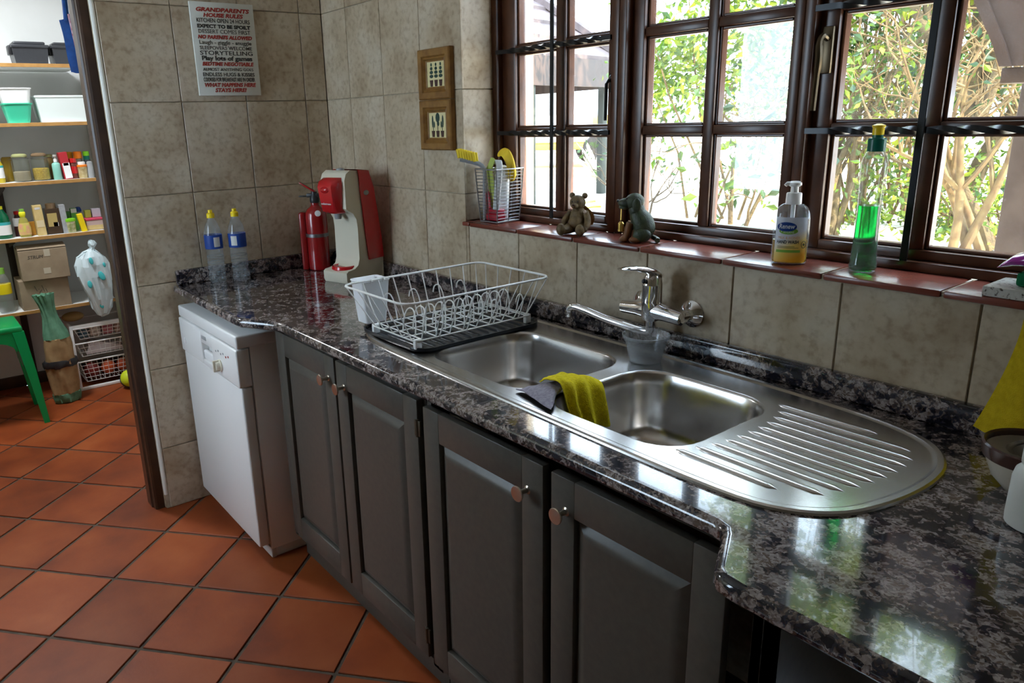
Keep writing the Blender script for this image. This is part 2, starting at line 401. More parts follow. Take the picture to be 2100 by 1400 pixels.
TILECACHE = {}
def slab(name, ax, p, u0, u1, z0, z1, depth, sgn, mt, parent, gap=.0016, bev=.0012):
    """a tile on the plane axis ax = p, its face toward sgn"""
    du, dz = round(u1-u0-2*gap, 4), round(z1-z0-2*gap, 4)
    if du < .008 or dz < .008: return
    key = (ax, du, dz, sgn, mt.name)
    if key not in TILECACHE:
        bm = bmesh.new(); d = -sgn*depth
        b0 = (0, 0, 0); b1 = (d, du, dz) if ax == 0 else (du, d, dz)
        box(bm, b0, b1, bev, 1); bmesh.ops.recalc_face_normals(bm, faces=bm.faces[:])
        me = bpy.data.meshes.new(name); bm.to_mesh(me); bm.free(); me.materials.append(mt); TILECACHE[key] = me
    loc = (p, u0+gap, z0+gap) if ax == 0 else (u0+gap, p, z0+gap)
    link(name, TILECACHE[key], parent, loc=loc)
# left (end) wall tiles
ys = [0, -.097, -.345, -.592, -.839]
for a, b in zip(ys[1:], ys[:-1]):
    for z0, z1 in zip(ZJ, ZJ[1:]): slab('wall_tile', 0, 0, a, b, z0, z1, .008, 1, WALLTILE, wall_left)
# back (window) wall tiles
xs = [0] + [.1962+TW*k for k in range(14)]
for x0, x1 in zip(xs, xs[1:]):
    for z0, z1 in zip(ZJ, ZJ[1:]):
        if z1 < .6: continue
        if x1 <= WX0 or x0 >= WX1 or z1 <= WZ0 or z0 >= WZ1: slab('wall_tile', 1, 0, x0, x1, z0, z1, .008, -1, WALLTILE, wall_back); continue
        a, b = x0, x1
        if x0 < WX0: slab('wall_tile', 1, 0, x0, WX0+.003, z0, z1, .008, -1, WALLTILE, wall_back, gap=.0012); a = WX0+.002
        if x1 > WX1: slab('wall_tile', 1, 0, WX1, x1, z0, z1, .008, -1, WALLTILE, wall_back); b = WX1
        if z0 < WZ0: slab('wall_tile', 1, 0, a, b, z0, WZ0, .008, -1, WALLTILE, wall_back)
        if z1 > WZ1: slab('wall_tile', 1, 0, a, b, WZ1, z1, .008, -1, WALLTILE, wall_back)
# reveal of the window, tiled too
for z0, z1 in zip(ZJ, ZJ[1:]):
    a, b = max(z0, SILL+.001), min(z1, WZ1)
    if b-a > .02: slab('reveal_tile', 0, WX0, .002, .132, a, b, .006, 1, WALLTILE, wall_back)
# sill tiles of red clay with pale joints
sx = [WX0-.006, .955, 1.19, 1.427, 1.664, 1.904, 2.14, 2.363, WX1]
for a, b in zip(sx, sx[1:]):
    part('sill_tile', lambda bm: box(bm, (a+.002, -.012, WZ0), (b-.002, .135, SILL), .004, 2), SILLTILE, wall_back)
boxes('sill_joint', [((WX0, -.007, WZ0-.001), (WX1, .133, SILL-.003))], GROUT, wall_back)

# door frame to the pantry: dark wood with a stepped edge, pale edging strip of the tiles
def jamb(bm):
    prof = [(-.14, -.893), (-.115, -.893), (-.112, -.899), (-.055, -.899), (-.05, -.893), (-.024, -.891), (-.020, -.884), (-.020, -.853), (-.14, -.853)]
    prism(bm, prof, 0, 2.12, lambda u, v, h: (u, v, h))
door_1 = struct(part('door_1', jamb, DOORWOOD, ang=25))
boxes('door_head', [((-.14, -1.79, 2.08), (-.02, -.893, 2.12)), ((-.14, -1.79, 0), (-.02, -1.75, 2.08))], DOORWOOD, door_1, .004)
tr = part('trim_1', lambda bm: tube(bm, [(-.010, -.8475, .06), (-.010, -.8475, 2.1)], .0085, 10), BEAD); struct(tr)
part('plaster_edge', lambda bm: box(bm, (-.03, -.856, .0), (-.008, -.847, 2.1), .003, 1), P('worn_plaster', (.42, .34, .22), .9, noise=(60, (.28, .2, .12))), tr)
bs = part('baseboard_pantry', lambda bm: box(bm, (-2.15, -2.34, 0), (-2.13, -.5, .07), .006), DOORWOOD); struct(bs)

# ------------------------------------------------------------------ windows
ROWS = [1.192, 1.432, 1.680, 1.928, 2.135]
def member(bm, a, b): box(bm, a, b, .003, 2)
def window(name, x0, x1, cols, muntw, iron, jl, jr):
    """x0..x1: sash outside edges; cols: glass column edges"""
    wn = thing(name, None, None, kind='structure')
    part('frame', lambda bm: [member(bm, (jl[0], .125, SILL), (jl[1], .205, WZ1)), member(bm, (jr[0], .125, SILL), (jr[1], .205, WZ1))], WINWOOD, wn)
    part('frame_rail', lambda bm: [member(bm, (jl[1], .128, SILL), (jr[0], .205, 1.171)), member(bm, (jl[1], .128, 2.165), (jr[0], .205, WZ1))], WINWOOD, wn)
    g0, g1 = cols[0][0], cols[-1][1]
    sash = part('sash', lambda bm: [member(bm, (x0, .148, 1.171), (g0, .195, 2.165)), member(bm, (g1, .148, 1.171), (x1, .195, 2.165)),
        member(bm, (g0, .148, 1.171), (g1, .195, ROWS[0])), member(bm, (g0, .148, ROWS[-1]), (g1, .195, 2.165))], WINWOOD, wn)
    for i, (a, b) in enumerate(cols):
        if i: part('glazing_bar', lambda bm: member(bm, (cols[i-1][1], .152, ROWS[0]), (a, .192, ROWS[-1])), WINWOOD, sash)
    for z in ROWS[1:-1]:
        for a, b in cols: part('glazing_bar', lambda bm: member(bm, (a, .152, z-.011), (b, .192, z+.011)), WINWOOD, sash)
    for a, b in cols:
        for k in range(4):
            z0, z1 = ROWS[k]+(.011 if k else 0), ROWS[k+1]-(.011 if k < 3 else 0)
            # moulded bead round the glass
            def bead(bm):
                t = .007
                for A, B in (((a, z0), (a+t, z1)), ((b-t, z0), (b, z1)), ((a+t, z0), (b-t, z0+t)), ((a+t, z1-t), (b-t, z1))):
                    box(bm, (A[0], .160, A[1]), (B[0], .184, B[1]), .002, 1)
            part('bead', bead, WINWOOD, sash)
            part('pane', lambda bm: box(bm, (a+.001, .171, z0+.001), (b-.001, .174, z1-.001)), PANE, wn, smooth=False)
    if iron:
        for xi in iron:
            part('security_bar', lambda bm: box(bm, (xi, .116, 1.172), (xi+.014, .121, 2.17), .001, 1), IRON, wn)
        for z in ROWS[1:-1]:
            def twisted(bm):
                L = jr[0]-jl[1]; n = 70; rings = []
                for k in range(n+1):
                    t = k/n; xx = jl[1]+L*t; tw = 0 if (t < .10 or t > .93) else (t-.10)*30*(L/.47)*.5
                    rings.append([(xx, .1265+.0085*math.cos(tw+PI/4+q_*PI/2), z-.004+.0085*math.sin(tw+PI/4+q_*PI/2)) for q_ in range(4)])
                loft(bm, rings)
            part('security_bar', twisted, IRON, wn, ang=25)
    return wn
w1 = window('window_1', .945, 1.43, [(1.007, 1.188), (1.228, 1.40)], .04, [1.199], (.905, .945), (1.43, 1.456))
w2 = window('window_2', 1.482, 1.95, [(1.523, 1.715), (1.744, 1.936)], .03, None, (1.456, 1.482), (1.95, 1.975))
w3 = window('window_3', 2.000, 2.50, [(2.040, 2.222), (2.257, 2.44)], .035, [2.230], (1.975, 2.000), (2.50, WX1+.005))
# fastener pegs and handles
def peg(bm):
    tube(bm, [(0, 0, .02), (0, -.012, .02), (0, -.02, .012), (0, -.022, -.085)], [.005, .005, .0045, .004], 8)
    sphere(bm, (0, .002, .028), .008)
    box(bm, (-.008, 0, -.012), (.008, .006, .04), .002)
p1 = part('handle', peg, IRON, w1); p1.location = (1.425, .135, 1.545)
def handle(bm):
    tube(bm, crom([(0, 0, .05), (0, -.018, .055), (.0, -.03, .04), (.004, -.034, .01), (0, -.028, -.02), (-.002, -.028, -.095)], 5), [.006]*11+[.0075]*9+[.006]*6, 8)
    box(bm, (-.012, 0, -.02), (.012, .01, .075), .003)
p3 = part('handle', handle, P('antique_bronze', (.10, .075, .045), .35, metal=.85), w3); p3.location = (2.022, .138, 1.565)

# ================================================================== WORKTOP
def offset_poly(poly, d):
    out = []; n = len(poly)
    for i in range(n):
        p0, p1, p2 = Vector(poly[i-1]), Vector(poly[i]), Vector(poly[(i+1) % n])
        e1, e2 = (p1-p0).normalized(), (p2-p1).normalized()
        n1, n2 = Vector((-e1.y, e1.x)), Vector((-e2.y, e2.x)); b = (n1+n2).normalized(); k = d/max(b.dot(n1), .3)
        out.append(tuple(p1+b*k))
    return out
OUT = [(.002, -.002), (.002, -.712)]+[(.66, -.718), (.688, -.714), (.705, -.70)]+[(.80, -.648), (.83, -.640)]+[(2.335, -.628), (2.352, -.633), (2.362, -.645)]+[(2.405, -.725), (2.42, -.738)]+[(2.45, -.742), (3.69, -.745), (3.69, -.002)]
# orientation: counter-clockwise so that the left normal points inward
HOLE = rrect(1.335, -.512, 2.19, -.115, .05, 4)
wt = thing('worktop', 'polished speckled granite worktop in dark brown, black and beige', 'worktop')
def wslab(bm):
    rings = [(.870, .012), (.8725, .004), (.877, 0), (.890, 0), (.896, .003), (.8992, .008), (.9, .013)]
    R = [[bm.verts.new((*p, z)) for p in offset_poly(OUT, o)] for z, o in rings]
    n = len(OUT)
    for a, b in zip(R, R[1:]):
        for i in range(n): bm.faces.new((a[i], a[(i+1) % n], b[(i+1) % n], b[i]))
    H = [[bm.verts.new((*p, z)) for p in HOLE] for z in (.870, .9)]; h = len(HOLE)
    for i in range(h): bm.faces.new((H[0][i], H[1][i], H[1][(i+1) % h], H[0][(i+1) % h]))
    for ring, hole in ((R[-1], H[1]), (R[0], H[0])):
        es = [bm.edges.get((ring[i], ring[(i+1) % n])) for i in range(n)]+[bm.edges.get((hole[i], hole[(i+1) % h])) for i in range(h)]
        bmesh.ops.triangle_fill(bm, edges=es, use_beauty=True)
part('slab', wslab, GRANITE, wt, flat=True)
part('upstand', lambda bm: box(bm, (.024, -.024, .9005), (3.69, -.0005, .953), .005, 3), GRANITE, wt)
part('upstand', lambda bm: box(bm, (.0005, -.700, .9005), (.0235, -.0005, .957), .006, 3), GRANITE, wt)
# ------------------------------------------------------------------ sink
sk = thing('kitchen_sink', 'stainless steel double bowl sink with ribbed drainer set in the worktop', 'sink', (0, 0, .9005))
ctl = [(1.20, -.052), (1.6, -.050), (2.05, -.052), (2.30, -.072), (2.42, -.115), (2.475, -.19), (2.490, -.28), (2.480, -.38), (2.450, -.47), (2.385, -.530), (2.28, -.553), (2.0, -.553), (1.6, -.545), (1.22, -.535), (1.11, -.505), (1.035, -.44), (1.0, -.32), (1.005, -.2), (1.05, -.105), (1.11, -.068)]
outl = [p for p in crom([(x, y, 0) for x, y in ctl], 4, True)]
def inset(poly, d):
    pl = [(p[0], p[1]) for p in poly]
    return offset_poly(pl, -d)
O2 = [(p.x, p.y) for p in outl]
B1 = [(1.366, -.492), (1.768, -.150)]; B2 = [(1.812, -.498), (2.160, -.150)]
def bowlring(B, ins, r): 
    (a, b), (c, d) = B; return rrect(a+ins, b+ins, c-ins, d-ins, max(r-ins*.6, .02), 6)
def deck(bm):
    rings = [(.0, 0), (.004, .001), (.0062, .005), (.0062, .014), (.0035, .019), (.0028, .022)]
    R = [[bm.verts.new((*p, z)) for p in inset(O2, o)] for z, o in rings]; n = len(O2)
    for a, b in zip(R, R[1:]):
        for i in range(n): bm.faces.new((a[i], a[(i+1) % n], b[(i+1) % n], b[i]))
    es = [bm.edges.get((R[-1][i], R[-1][(i+1) % n])) for i in range(n)]
    for B in (B1, B2):
        h = [bm.verts.new((*p, .0028)) for p in bowlring(B, 0, .085)]
        es += [bm.edges.new((h[i], h[(i+1) % len(h)])) for i in range(len(h))]
    bmesh.ops.triangle_fill(bm, edges=es, use_beauty=True)
part('deck', deck, STEEL, sk, flat=True)
for B in (B1, B2):
    def bowl(bm):
        prof = [(0, .0028), (.003, .0018), (.006, -.003), (.010, -.03), (.014, -.09), (.018, -.125), (.026, -.145), (.042, -.156), (.07, -.158), (.13, -.159)]
        R = [[bm.verts.new((*p, z)) for p in bowlring(B, i_, .085)] for i_, z in prof]; n = len(R[0])
        for a, b in zip(R, R[1:]):
            for i in range(n): bm.faces.new((a[i], b[i], b[(i+1) % n], a[(i+1) % n]))
        bm.faces.new(R[-1])
    bo = part('bowl', bowl, STEEL, sk, normals=False, ang=60)
    cx, cy = (B[0][0]+B[1][0])/2, (B[0][1]+B[1][1])/2
    part('drain', lambda bm: lathe(bm, [(.045, -.159), (.045, -.156), (.038, -.1555), (.034, -.160), (.012, -.1605), (.012, -.156), (.004, -.155)], 24, (cx, cy, 0)), CHROME, bo)
def rib(x0, y0, x1, y1):
    a, b = Vector((x0, y0, .0028)), Vector((x1, y1, .0028)); d = (b-a).normalized(); s = Vector((-d.y, d.x, 0))
    def f(bm):
        rings = []
        N = 14
        for k in range(N+1):
            t = k/N; L_ = (b-a).length; e = min(t, 1-t)*L_; ww = .0075*math.sqrt(max(0, 1-max(0, 1-e/.008)**2))+.0002
            c = a+(b-a)*t
            rings.append([c+s*ww*math.cos(q_)+Vector((0, 0, .0042*math.sin(q_)*min(1, e/.006+.05))) for q_ in [PI*j/6 for j in range(7)]])
        loft(bm, rings, caps=False, closed=False)
    part('drainer_rib', f, STEEL, sk, ang=60)
for (x0, y0, x1, y1) in [(2.150, -.150, 2.345, -.150), (2.168, -.182, 2.415, -.182), (2.178, -.214, 2.432, -.214), (2.184, -.246, 2.436, -.246), (2.186, -.278, 2.436, -.278), (2.186, -.310, 2.434, -.310),
                         (2.184, -.342, 2.430, -.342), (2.180, -.374, 2.424, -.374), (2.174, -.406, 2.414, -.406), (2.166, -.440, 2.402, -.440), (2.150, -.476, 2.345, -.476)]: rib(x0, y0, x1, y1)

# ------------------------------------------------------------------ cupboards
def door(parent, x0, x1, z0, z1, knobx, hinges=None):
    yb, yf = -.588, -.608
    d = part('door', lambda bm: [box(bm, (x0, yb, z0), (x0+.062, yf, z1), .003), box(bm, (x1-.062, yb, z0), (x1, yf, z1), .003), box(bm, (x0+.061, yb, z1-.075), (x1-.061, yf, z1), .003), box(bm, (x0+.061, yb, z0), (x1-.061, yf, z0+.075), .003),
        box(bm, (x0+.05, yb, z0+.06), (x1-.05, yf+.013, z1-.06))], CABINET, parent)
    def raised(bm):
        a, b, c, e = x0+.066, x1-.066, z0+.079, z1-.079
        rings = [[(u, yf+.013+.0, v) for u, v in ((a, c), (b, c), (b, e), (a, e))]]
        for i_, dy in ((.002, .0105), (.014, .004), (.026, .0005), (.030, .0002)):
            rings.append([(u, yf+dy, v) for u, v in ((a+i_, c+i_), (b-i_, c+i_), (b-i_, e-i_), (a+i_, e-i_))])
        loft(bm, rings)
    part('panel', raised, CABINET, d, ang=20)
    def knob(bm):
        M = T(knobx, yf, z1-.068) @ Matrix.Rotation(PI/2, 4, 'X')
        lathe(bm, [(.009, 0), (.0055, .002), (.0048, .016), (.006, .021), (.0150, .0235), (.0165, .0265), (.0155, .0285), (.006, .0292)], 20, M=M)
    part('knob', knob, NICKEL, d)
    if hinges:
        for z in (z1-.07, z0+.07):
            part('hinge', lambda bm: [tube(bm, [(hinges, yf-.001, z-.022), (hinges, yf-.001, z+.022)], .0045, 8), box(bm, (hinges-.012, yf-.0015, z-.02), (hinges+.012, yf+.004, z+.02), .001)], P('old_brass_hinge', (.12, .10, .07), .4, metal=.8) if 'old_brass_hinge' not in MATS else MATS['old_brass_hinge'], d)
    return d
def carcass(name, label, x0, x1, doors, hi):
    c = thing(name, label, 'cupboard', ((x0+x1)/2, -.3, 0)); ox = (x0+x1)/2
    sh = (-ox, .3)
    def S(fn):
        def g_(bm): fn(bm); bmesh.ops.translate(bm, vec=(sh[0], sh[1], 0), verts=bm.verts[:])
        return g_
    part('side_panel', S(lambda bm: [box(bm, (x0, -.5875, .09), (x0+.018, -.03, hi[0]), .001), box(bm, (x0, -.5875, .09), (x0+.018, -.535, .869), .001)]), CABINET, c)
    part('side_panel', S(lambda bm: [box(bm, (x1-.018, -.5875, .09), (x1, -.03, hi[1]), .001), box(bm, (x1-.018, -.5875, .09), (x1, -.535, .869), .001)]), CABINET, c)
    part('base_board', S(lambda bm: box(bm, (x0+.018, -.586, .09), (x1-.018, -.03, .108))), CABINET, c)
    part('rail', S(lambda bm: box(bm, (x0+.018, -.5875, .845), (x1-.018, -.56, .869), .001)), CABINET, c)
    part('plinth', S(lambda bm: box(bm, (x0, -.552, .0), (x1, -.536, .09))), CABINET, c)
    for dd in doors:
        d = door(c, *dd)
        for o in [d]+list(d.children):
            for v in o.data.vertices: v.co.x += sh[0]; v.co.y += sh[1]
    return c
carcass('base_cupboard', 'grey-brown cupboard with two panelled doors beside the dishwasher', .655, 1.526, [(.70, 1.098, .128, .848, 1.058), (1.108, 1.516, .128, .845, 1.150, 1.516)], (.869, .70))
carcass('base_cupboard', 'grey-brown cupboard with two panelled doors below the double sink bowls', 1.530, 2.405, [(1.541, 1.950, .128, .838, 1.905), (1.972, 2.352, .128, .836, 2.012)], (.70, .869))

# ------------------------------------------------------------------ dishwasher
dw = thing('dishwasher', 'white freestanding dishwasher under the granite worktop by the tiled wall', 'dishwasher', (.325, -.35, 0))
# local: x -.3..3, y front -.36
part('body', lambda bm: [box(bm, (-.297, -.318, .04), (.297, .30, .79), .004), box(bm, (-.285, -.305, .0), (.285, .28, .045), .004)], WHITEGOODS, dw)
part('lid', lambda bm: box(bm, (-.300, -.362, .785), (.300, .30, .828), .006, 3), WHITEGOODS, dw)
cp = part('control_panel', lambda bm: [box(bm, (-.299, -.366, .652), (-.05, -.32, .782), .005, 3), box(bm, (.06, -.366, .652), (.299, -.32, .782), .005, 3), box(bm, (-.052, -.366, .735), (.062, -.32, .782), .004), box(bm, (-.052, -.366, .652), (.062, -.32, .672), .004), box(bm, (-.052, -.34, .66), (.062, -.32, .745))], WHITEGOODS, dw)
part('handle', lambda bm: box(bm, (-.048, -.362, .674), (.056, -.345, .708), .006, 3, ), WHITEPL, cp)
part('dial', lambda bm: [lathe(bm, [(.021, 0), (.021, .004), (.017, .006), (.015, .018), (.006, .019)], 20, M=T(.135, -.366, .694) @ Matrix.Rotation(PI/2, 4, 'X')), box(bm, (.131, -.392, .674), (.139, -.37, .714), .002)], CREAMPL, cp)
part('power_button', lambda bm: lathe(bm, [(.012, 0), (.012, .004), (.004, .005)], 16, M=T(-.245, -.366, .70) @ Matrix.Rotation(PI/2, 4, 'X')), WHITEPL, cp)
part('badge', lambda bm: box(bm, (-.035, -.3675, .752), (.01, -.365, .766), .001), GREYPL, cp)
for k in range(6):
    part('indicator', lambda bm: box(bm, (.10+.024*k, -.3672, .735+.006*(k % 2)), (.108+.024*k, -.365, .741+.006*(k % 2))), INKRED if k > 3 else GREYPL, cp)
part('door', lambda bm: box(bm, (-.297, -.360, .062), (.297, -.322, .648), .006, 3), WHITEGOODS, dw)
part('plinth', lambda bm: box(bm, (-.294, -.318, .004), (.294, -.300, .058), .003), WHITEGREY, dw)
# ================================================================== THINGS ON THE WALLS
sg = thing('wall_sign', 'off-white house rules sign board with red and black lettering', 'sign', (.0015, -.407, 1.75))
part('board', lambda bm: box(bm, (0, -.119, -.162), (.012, .119, .162), .0015), SIGNWHITE, sg)
MS = Matrix(((0, 0, 1, .0125), (1, 0, 0, 0), (0, 1, 0, 0), (0, 0, 0, 1)))
lines = [('GRANDPARENTS', .0185, 1, .22, .0008, .200), ('HOUSE RULES', .0185, 1, .22, .0008, .150), ('KITCHEN OPEN 24 HOURS', .0200, 0, 0, .0002, .200), ('EXPECT TO BE SPOILT', .0165, 0, 0, .0009, .200), ('DESSERT COMES FIRST', .0200, 0, 0, .0, .195),
         ('NO PARENTS ALLOWED', .0175, 1, .22, .0008, .205), ('Laugh - giggle - snuggle', .0190, 0, 0, .0001, .197), ('SLEEPOVERS WELCOME', .0175, 0, 0, .0001, .198), ('STORYTELLING', .0205, 0, 0, .0002, .200), ('Play lots of games', .0215, 0, 0, .0007, .192),
         ('BEDTIME NEGOTIABLE', .0175, 1, .22, .0008, .197), ('ALMOST ANYTHING GOES', .0155, 0, 0, .0, .193), ('ENDLESS HUGS & KISSES', .0185, 0, 0, .0003, .198), ('COOKIES FOR BREAKFAST ARE IN ORDER', .0200, 0, 0, .0004, .198), ('WHAT HAPPENS HERE', .0190, 1, .22, .0008, .198), ('STAYS HERE!', .0190, 1, .22, .0008, .122)]
zz = .130
for s, size, red, sh, bold, wd in lines:
    textmesh(s, size, INKRED if red else INKBLACK, sg, T(0, 0, zz) @ MS, shear=sh, bold=bold, width=wd); zz -= .0186

def picture(z0, z1, label, motif):
    x0, x1 = .704, .884
    p = thing('picture_frame', label, 'picture', ((x0+x1)/2, -.001, (z0+z1)/2), group='small wooden framed pictures on the tiled wall')
    W, H = (x1-x0)/2, (z1-z0)/2
    def frame(bm):
        rings = []
        for d, y in ((0, 0), (0, -.016), (.004, -.020), (.022, -.019), (.026, -.014), (.031, -.017), (.036, -.010), (.040, -.009), (.040, -.003)):
            rings.append([(u*(W-d), y, v*(H-d)) for u, v in ((-1, -1), (1, -1), (1, 1), (-1, 1))])
        loft(bm, rings, caps=False)
    part('moulding', frame, PINE, p, ang=15)
    part('card', lambda bm: box(bm, (-W+.038, -.007, -H+.038), (W-.038, -.003, H-.038)), CREAM, p)
    for k in range(3):
        cx = (k-1)*.026
        part('painted_pot', lambda bm: prism(bm, [(cx-.006, -.038), (cx+.006, -.038), (cx+.009, -.018), (cx-.009, -.018)], -.0072, -.0082, lambda u, v, h: (u, h, v)), DARKBROWN, p)
        if motif == 0:
            def pl(bm):
                for j, (zc, ww) in enumerate(((-.006, .011), (.006, .010), (.018, .0075), (.030, .005))): sphere(bm, (cx, -.0072, zc), 1, (ww, .0008, .0055), 10, 6)
        else:
            def pl(bm):
                tube(bm, [(cx, -.0073, -.02), (cx, -.0073, .0)], .0012, 6)
                if k == 1: sphere(bm, (cx, -.0072, .024), 1, (.012, .0008, .016), 12, 6); sphere(bm, (cx+.002, -.0072, .005), 1, (.007, .0008, .008), 10, 6)
                else:
                    s = -1 if k == 0 else 1
                    sphere(bm, (cx+s*.003, -.0072, .012), 1, (.005, .0008, .020), 10, 6); sphere(bm, (cx-s*.006, -.0072, .002), 1, (.004, .0008, .011), 10, 6)
        part('painted_plant', pl, DARKGREEN, p)
    return p
picture(1.541, 1.699, 'small wooden frame with three round-clipped potted trees, hung uppermost', 0)
picture(1.379, 1.539, 'small wooden frame with three leafy potted plants, hung below its twin', 1)

# ================================================================== THINGS ON THE WORKTOP
ZC = .9006
def waterbottle(x, y, label, rz):
    b = thing('water_bottle', label, 'bottle', (x, y, ZC), rz, group='water bottles by the wall')
    prof = [(.010, .006), (.024, .0), (.030, .006), (.0315, .02), (.029, .05), (.031, .075), (.0315, .10), (.0305, .125), (.0325, .130), (.0325, .185), (.031, .192), (.027, .212), (.018, .233), (.0125, .243), (.0125, .252)]
    part('bottle_body', lambda bm: lathe(bm, prof, 24), CLEARPET, b, ang=60)
    for k in range(4): part('moulded_ring', lambda bm: tube(bm, [(.0302*math.cos(2*PI*i/24), .0302*math.sin(2*PI*i/24), .035+.022*k) for i in range(24)], .0018, 6, closed=True), CLEARPET, b)
    la = part('label_band', lambda bm: lathe(bm, [(.0331, .132), (.0333, .134), (.0333, .182), (.0331, .184)], 28, caps=False), INKBLUE, b)
    part('label_panel', lambda bm: loft(bm, [[(.0336*math.cos(a_), .0336*math.sin(a_), z) for a_ in [-.5+.1*i for i in range(8)]] for z in (.140, .176)], caps=False, closed=False), WHITEGREY, la)
    part('cap', lambda bm: lathe(bm, [(.0145, .247), (.0145, .262), (.0125, .264), (.0085, .266), (.008, .276), (.004, .277)], 20), YELLOWPL, b)
waterbottle(.070, -.560, 'clear water bottle with blue label and yellow cap nearer the worktop end', .2)
waterbottle(.098, -.478, 'clear water bottle with blue label and yellow cap nearer the fire extinguisher', -.6)

fx = thing('fire_extinguisher', 'red fire extinguisher with steel band standing in the worktop corner', 'extinguisher', (.112, -.148, ZC), math.radians(50))
part('cylinder', lambda bm: lathe(bm, [(.040, 0), (.044, .004), (.0445, .012), (.0445, .215), (.042, .232), (.034, .246), (.020, .256), (.016, .262), (.016, .275)], 32), REDPAINT, fx)
part('steel_band', lambda bm: lathe(bm, [(.0448, .135), (.0462, .136), (.0462, .148), (.0448, .149)], 32, caps=False), STEELWIRE, fx)
part('wall_bracket', lambda bm: [box(bm, (-.066, -.028, .0), (-.040, .028, .235), .008, 3)], REDPAINT, fx)
vl = part('valve', lambda bm: [lathe(bm, [(.017, .270), (.019, .275), (.019, .290), (.012, .300), (.012, .315)], 16), box(bm, (-.030, -.010, .292), (.032, .010, .308), .003), tube(bm, [(.025, 0, .30), (.045, 0, .296), (.05, 0, .285)], .008, 8)], BLACK, fx)
part('lever', lambda bm: [box(bm, (-.062, -.008, -.003), (.012, .008, .004), .002, 2, T(-.004, 0, .318) @ Matrix.Rotation(math.radians(32), 4, 'Y'))], REDPAINT, vl)
part('carry_handle', lambda bm: [box(bm, (-.062, -.008, .294), (-.02, .008, .300), .002)], BLACK, vl)
part('gauge', lambda bm: lathe(bm, [(.012, 0), (.012, .006), (.004, .007)], 16, M=T(.02, -.042, .232) @ Matrix.Rotation(PI/2, 4, 'X')), WHITEGREY, fx)

sm = thing('soda_maker', 'cream and red soda maker standing against the window wall', 'appliance', (.388, -.140, ZC), .27)
def arcpts(c, r, a0, a1, n=5): return [(c[0]+r*math.cos(a0+(a1-a0)*k/n), c[1]+r*math.sin(a0+(a1-a0)*k/n)) for k in range(n+1)]
def sidebody(bm):
    # silhouette seen from the side: u = y (front is negative), v = z
    poly = [(.098, .0), (-.092, .0), (-.098, .012), (-.098, .040), (-.090, .046)] + [(-.055, .050), (-.036, .062), (-.028, .085), (-.026, .20), (-.030, .232), (-.045, .255), (-.070, .268), (-.078, .275)] + [(-.078, .375), (-.068, .398), (-.048, .410), (.038, .404), (.062, .34), (.090, .16), (.098, .07)]
    R = [(-.052, .006), (-.056, .0), (.056, .0), (.052, .006)]
    cx, cz = 0, .2
    rings = []
    for xx, ins in ((-.058, .010), (-.062, .004), (-.0625, 0), (.0625, 0), (.062, .004), (.058, .010)):
        rings.append([(xx, u+(cx-u)*ins*3, v+(cz-v)*ins*1.2 if v > .001 else v+ins*.3) for u, v in poly])
    loft(bm, rings)
part('body', sidebody, CREAMPL, sm, ang=40)
for s in (-1, 1):
    pan = [(.020, .075), (.099, .075), (.098, .10), (.092, .16), (.066, .34), (.044, .404), (-.008, .410), (-.004, .34), (.008, .20)]
    part('side_panel', lambda bm: prism(bm, pan, s*.0615, s*.0665, lambda u, v, h: (h, u, v)), REDPL, sm)
part('back_panel', lambda bm: loft(bm, [[(x_, y_+.003, z_) for x_ in (-.064, .064)] for y_, z_ in ((.099, .075), (.092, .16), (.066, .34), (.044, .4045), (-.005, .411))], closed=False, caps=False), REDPL, sm)
hd = part('head', lambda bm: loft(bm, [[(u*w_, y_ + (0 if i < 2 else 0), z_) for i, (u, y_) in enumerate(((-1, -.060), (1, -.060), (1.0, fy+.02), (.7, fy), (-.7, fy), (-1.0, fy+.02)))] for z_, w_, fy in ((.258, .036, -.098), (.266, .042, -.108), (.32, .047, -.116), (.355, .050, -.120), (.374, .049, -.112), (.386, .044, -.092))]), REDPL, sm, ang=50)
part('button', lambda bm: sphere(bm, (.0, -.118, .345), 1, (.022, .010, .012)), REDPL, hd)
textmesh('sodastream', .010, INKWHITE, hd, T(0, -.1165, .292) @ Matrix.Rotation(PI/2, 4, 'X'), ext=.0008, width=.052)
part('nozzle', lambda bm: lathe(bm, [(.012, .235), (.014, .25), (.016, .265)], 14, (0, -.062, 0)), GREYPL, sm)
part('drip_tray', lambda bm: lathe(bm, [(.046, .043), (.050, .048), (.048, .058), (.042, .060), (.036, .055), (.01, .054)], 28, (0, -.048, 0), sy=.95), REDPL, sm)
part('top_button', lambda bm: lathe(bm, [(.016, .404), (.015, .412), (.012, .416), (.004, .417)], 18, (0, -.035, 0)), GREYPL, sm)
part('emblem', lambda bm: sphere(bm, (.0665, .025, .325), 1, (.0012, .014, .0095), 18, 8), GREYPL, sm)

# ---- draining mat, dish rack, cutlery cup
ZD = .9005+.0062
mt_ = thing('draining_mat', 'black ribbed rubber draining mat under the white dish rack', 'mat', (1.225, -.29, ZD+.0005))
mo = rrect(-.155, -.218, .165, .210, .05, 6)
def matb(bm):
    rings = [[(u*s_, v*s_, z) for u, v in mo] for s_, z in ((1, 0), (1, .009), (.985, .009), (.975, .004), (.3, .0035))]
    loft(bm, rings)
part('base', matb, MATRUB, mt_)
for k in range(13):
    yy = -.185+.03*k
    part('rib', lambda bm: loft(bm, [[(xx, yy+.0075*math.cos(q_), .0035+.0045*math.sin(q_)*e) for q_ in [PI*j/5 for j in range(6)]] for xx, e in ((-.135, 0), (-.125, 1), (.135, 1), (.147, 0))], caps=False, closed=False), MATRUB, mt_)
rk = thing('dish_rack', 'white wire dish rack standing on the black draining mat', 'rack', (1.25, -.31, ZD+.0052))
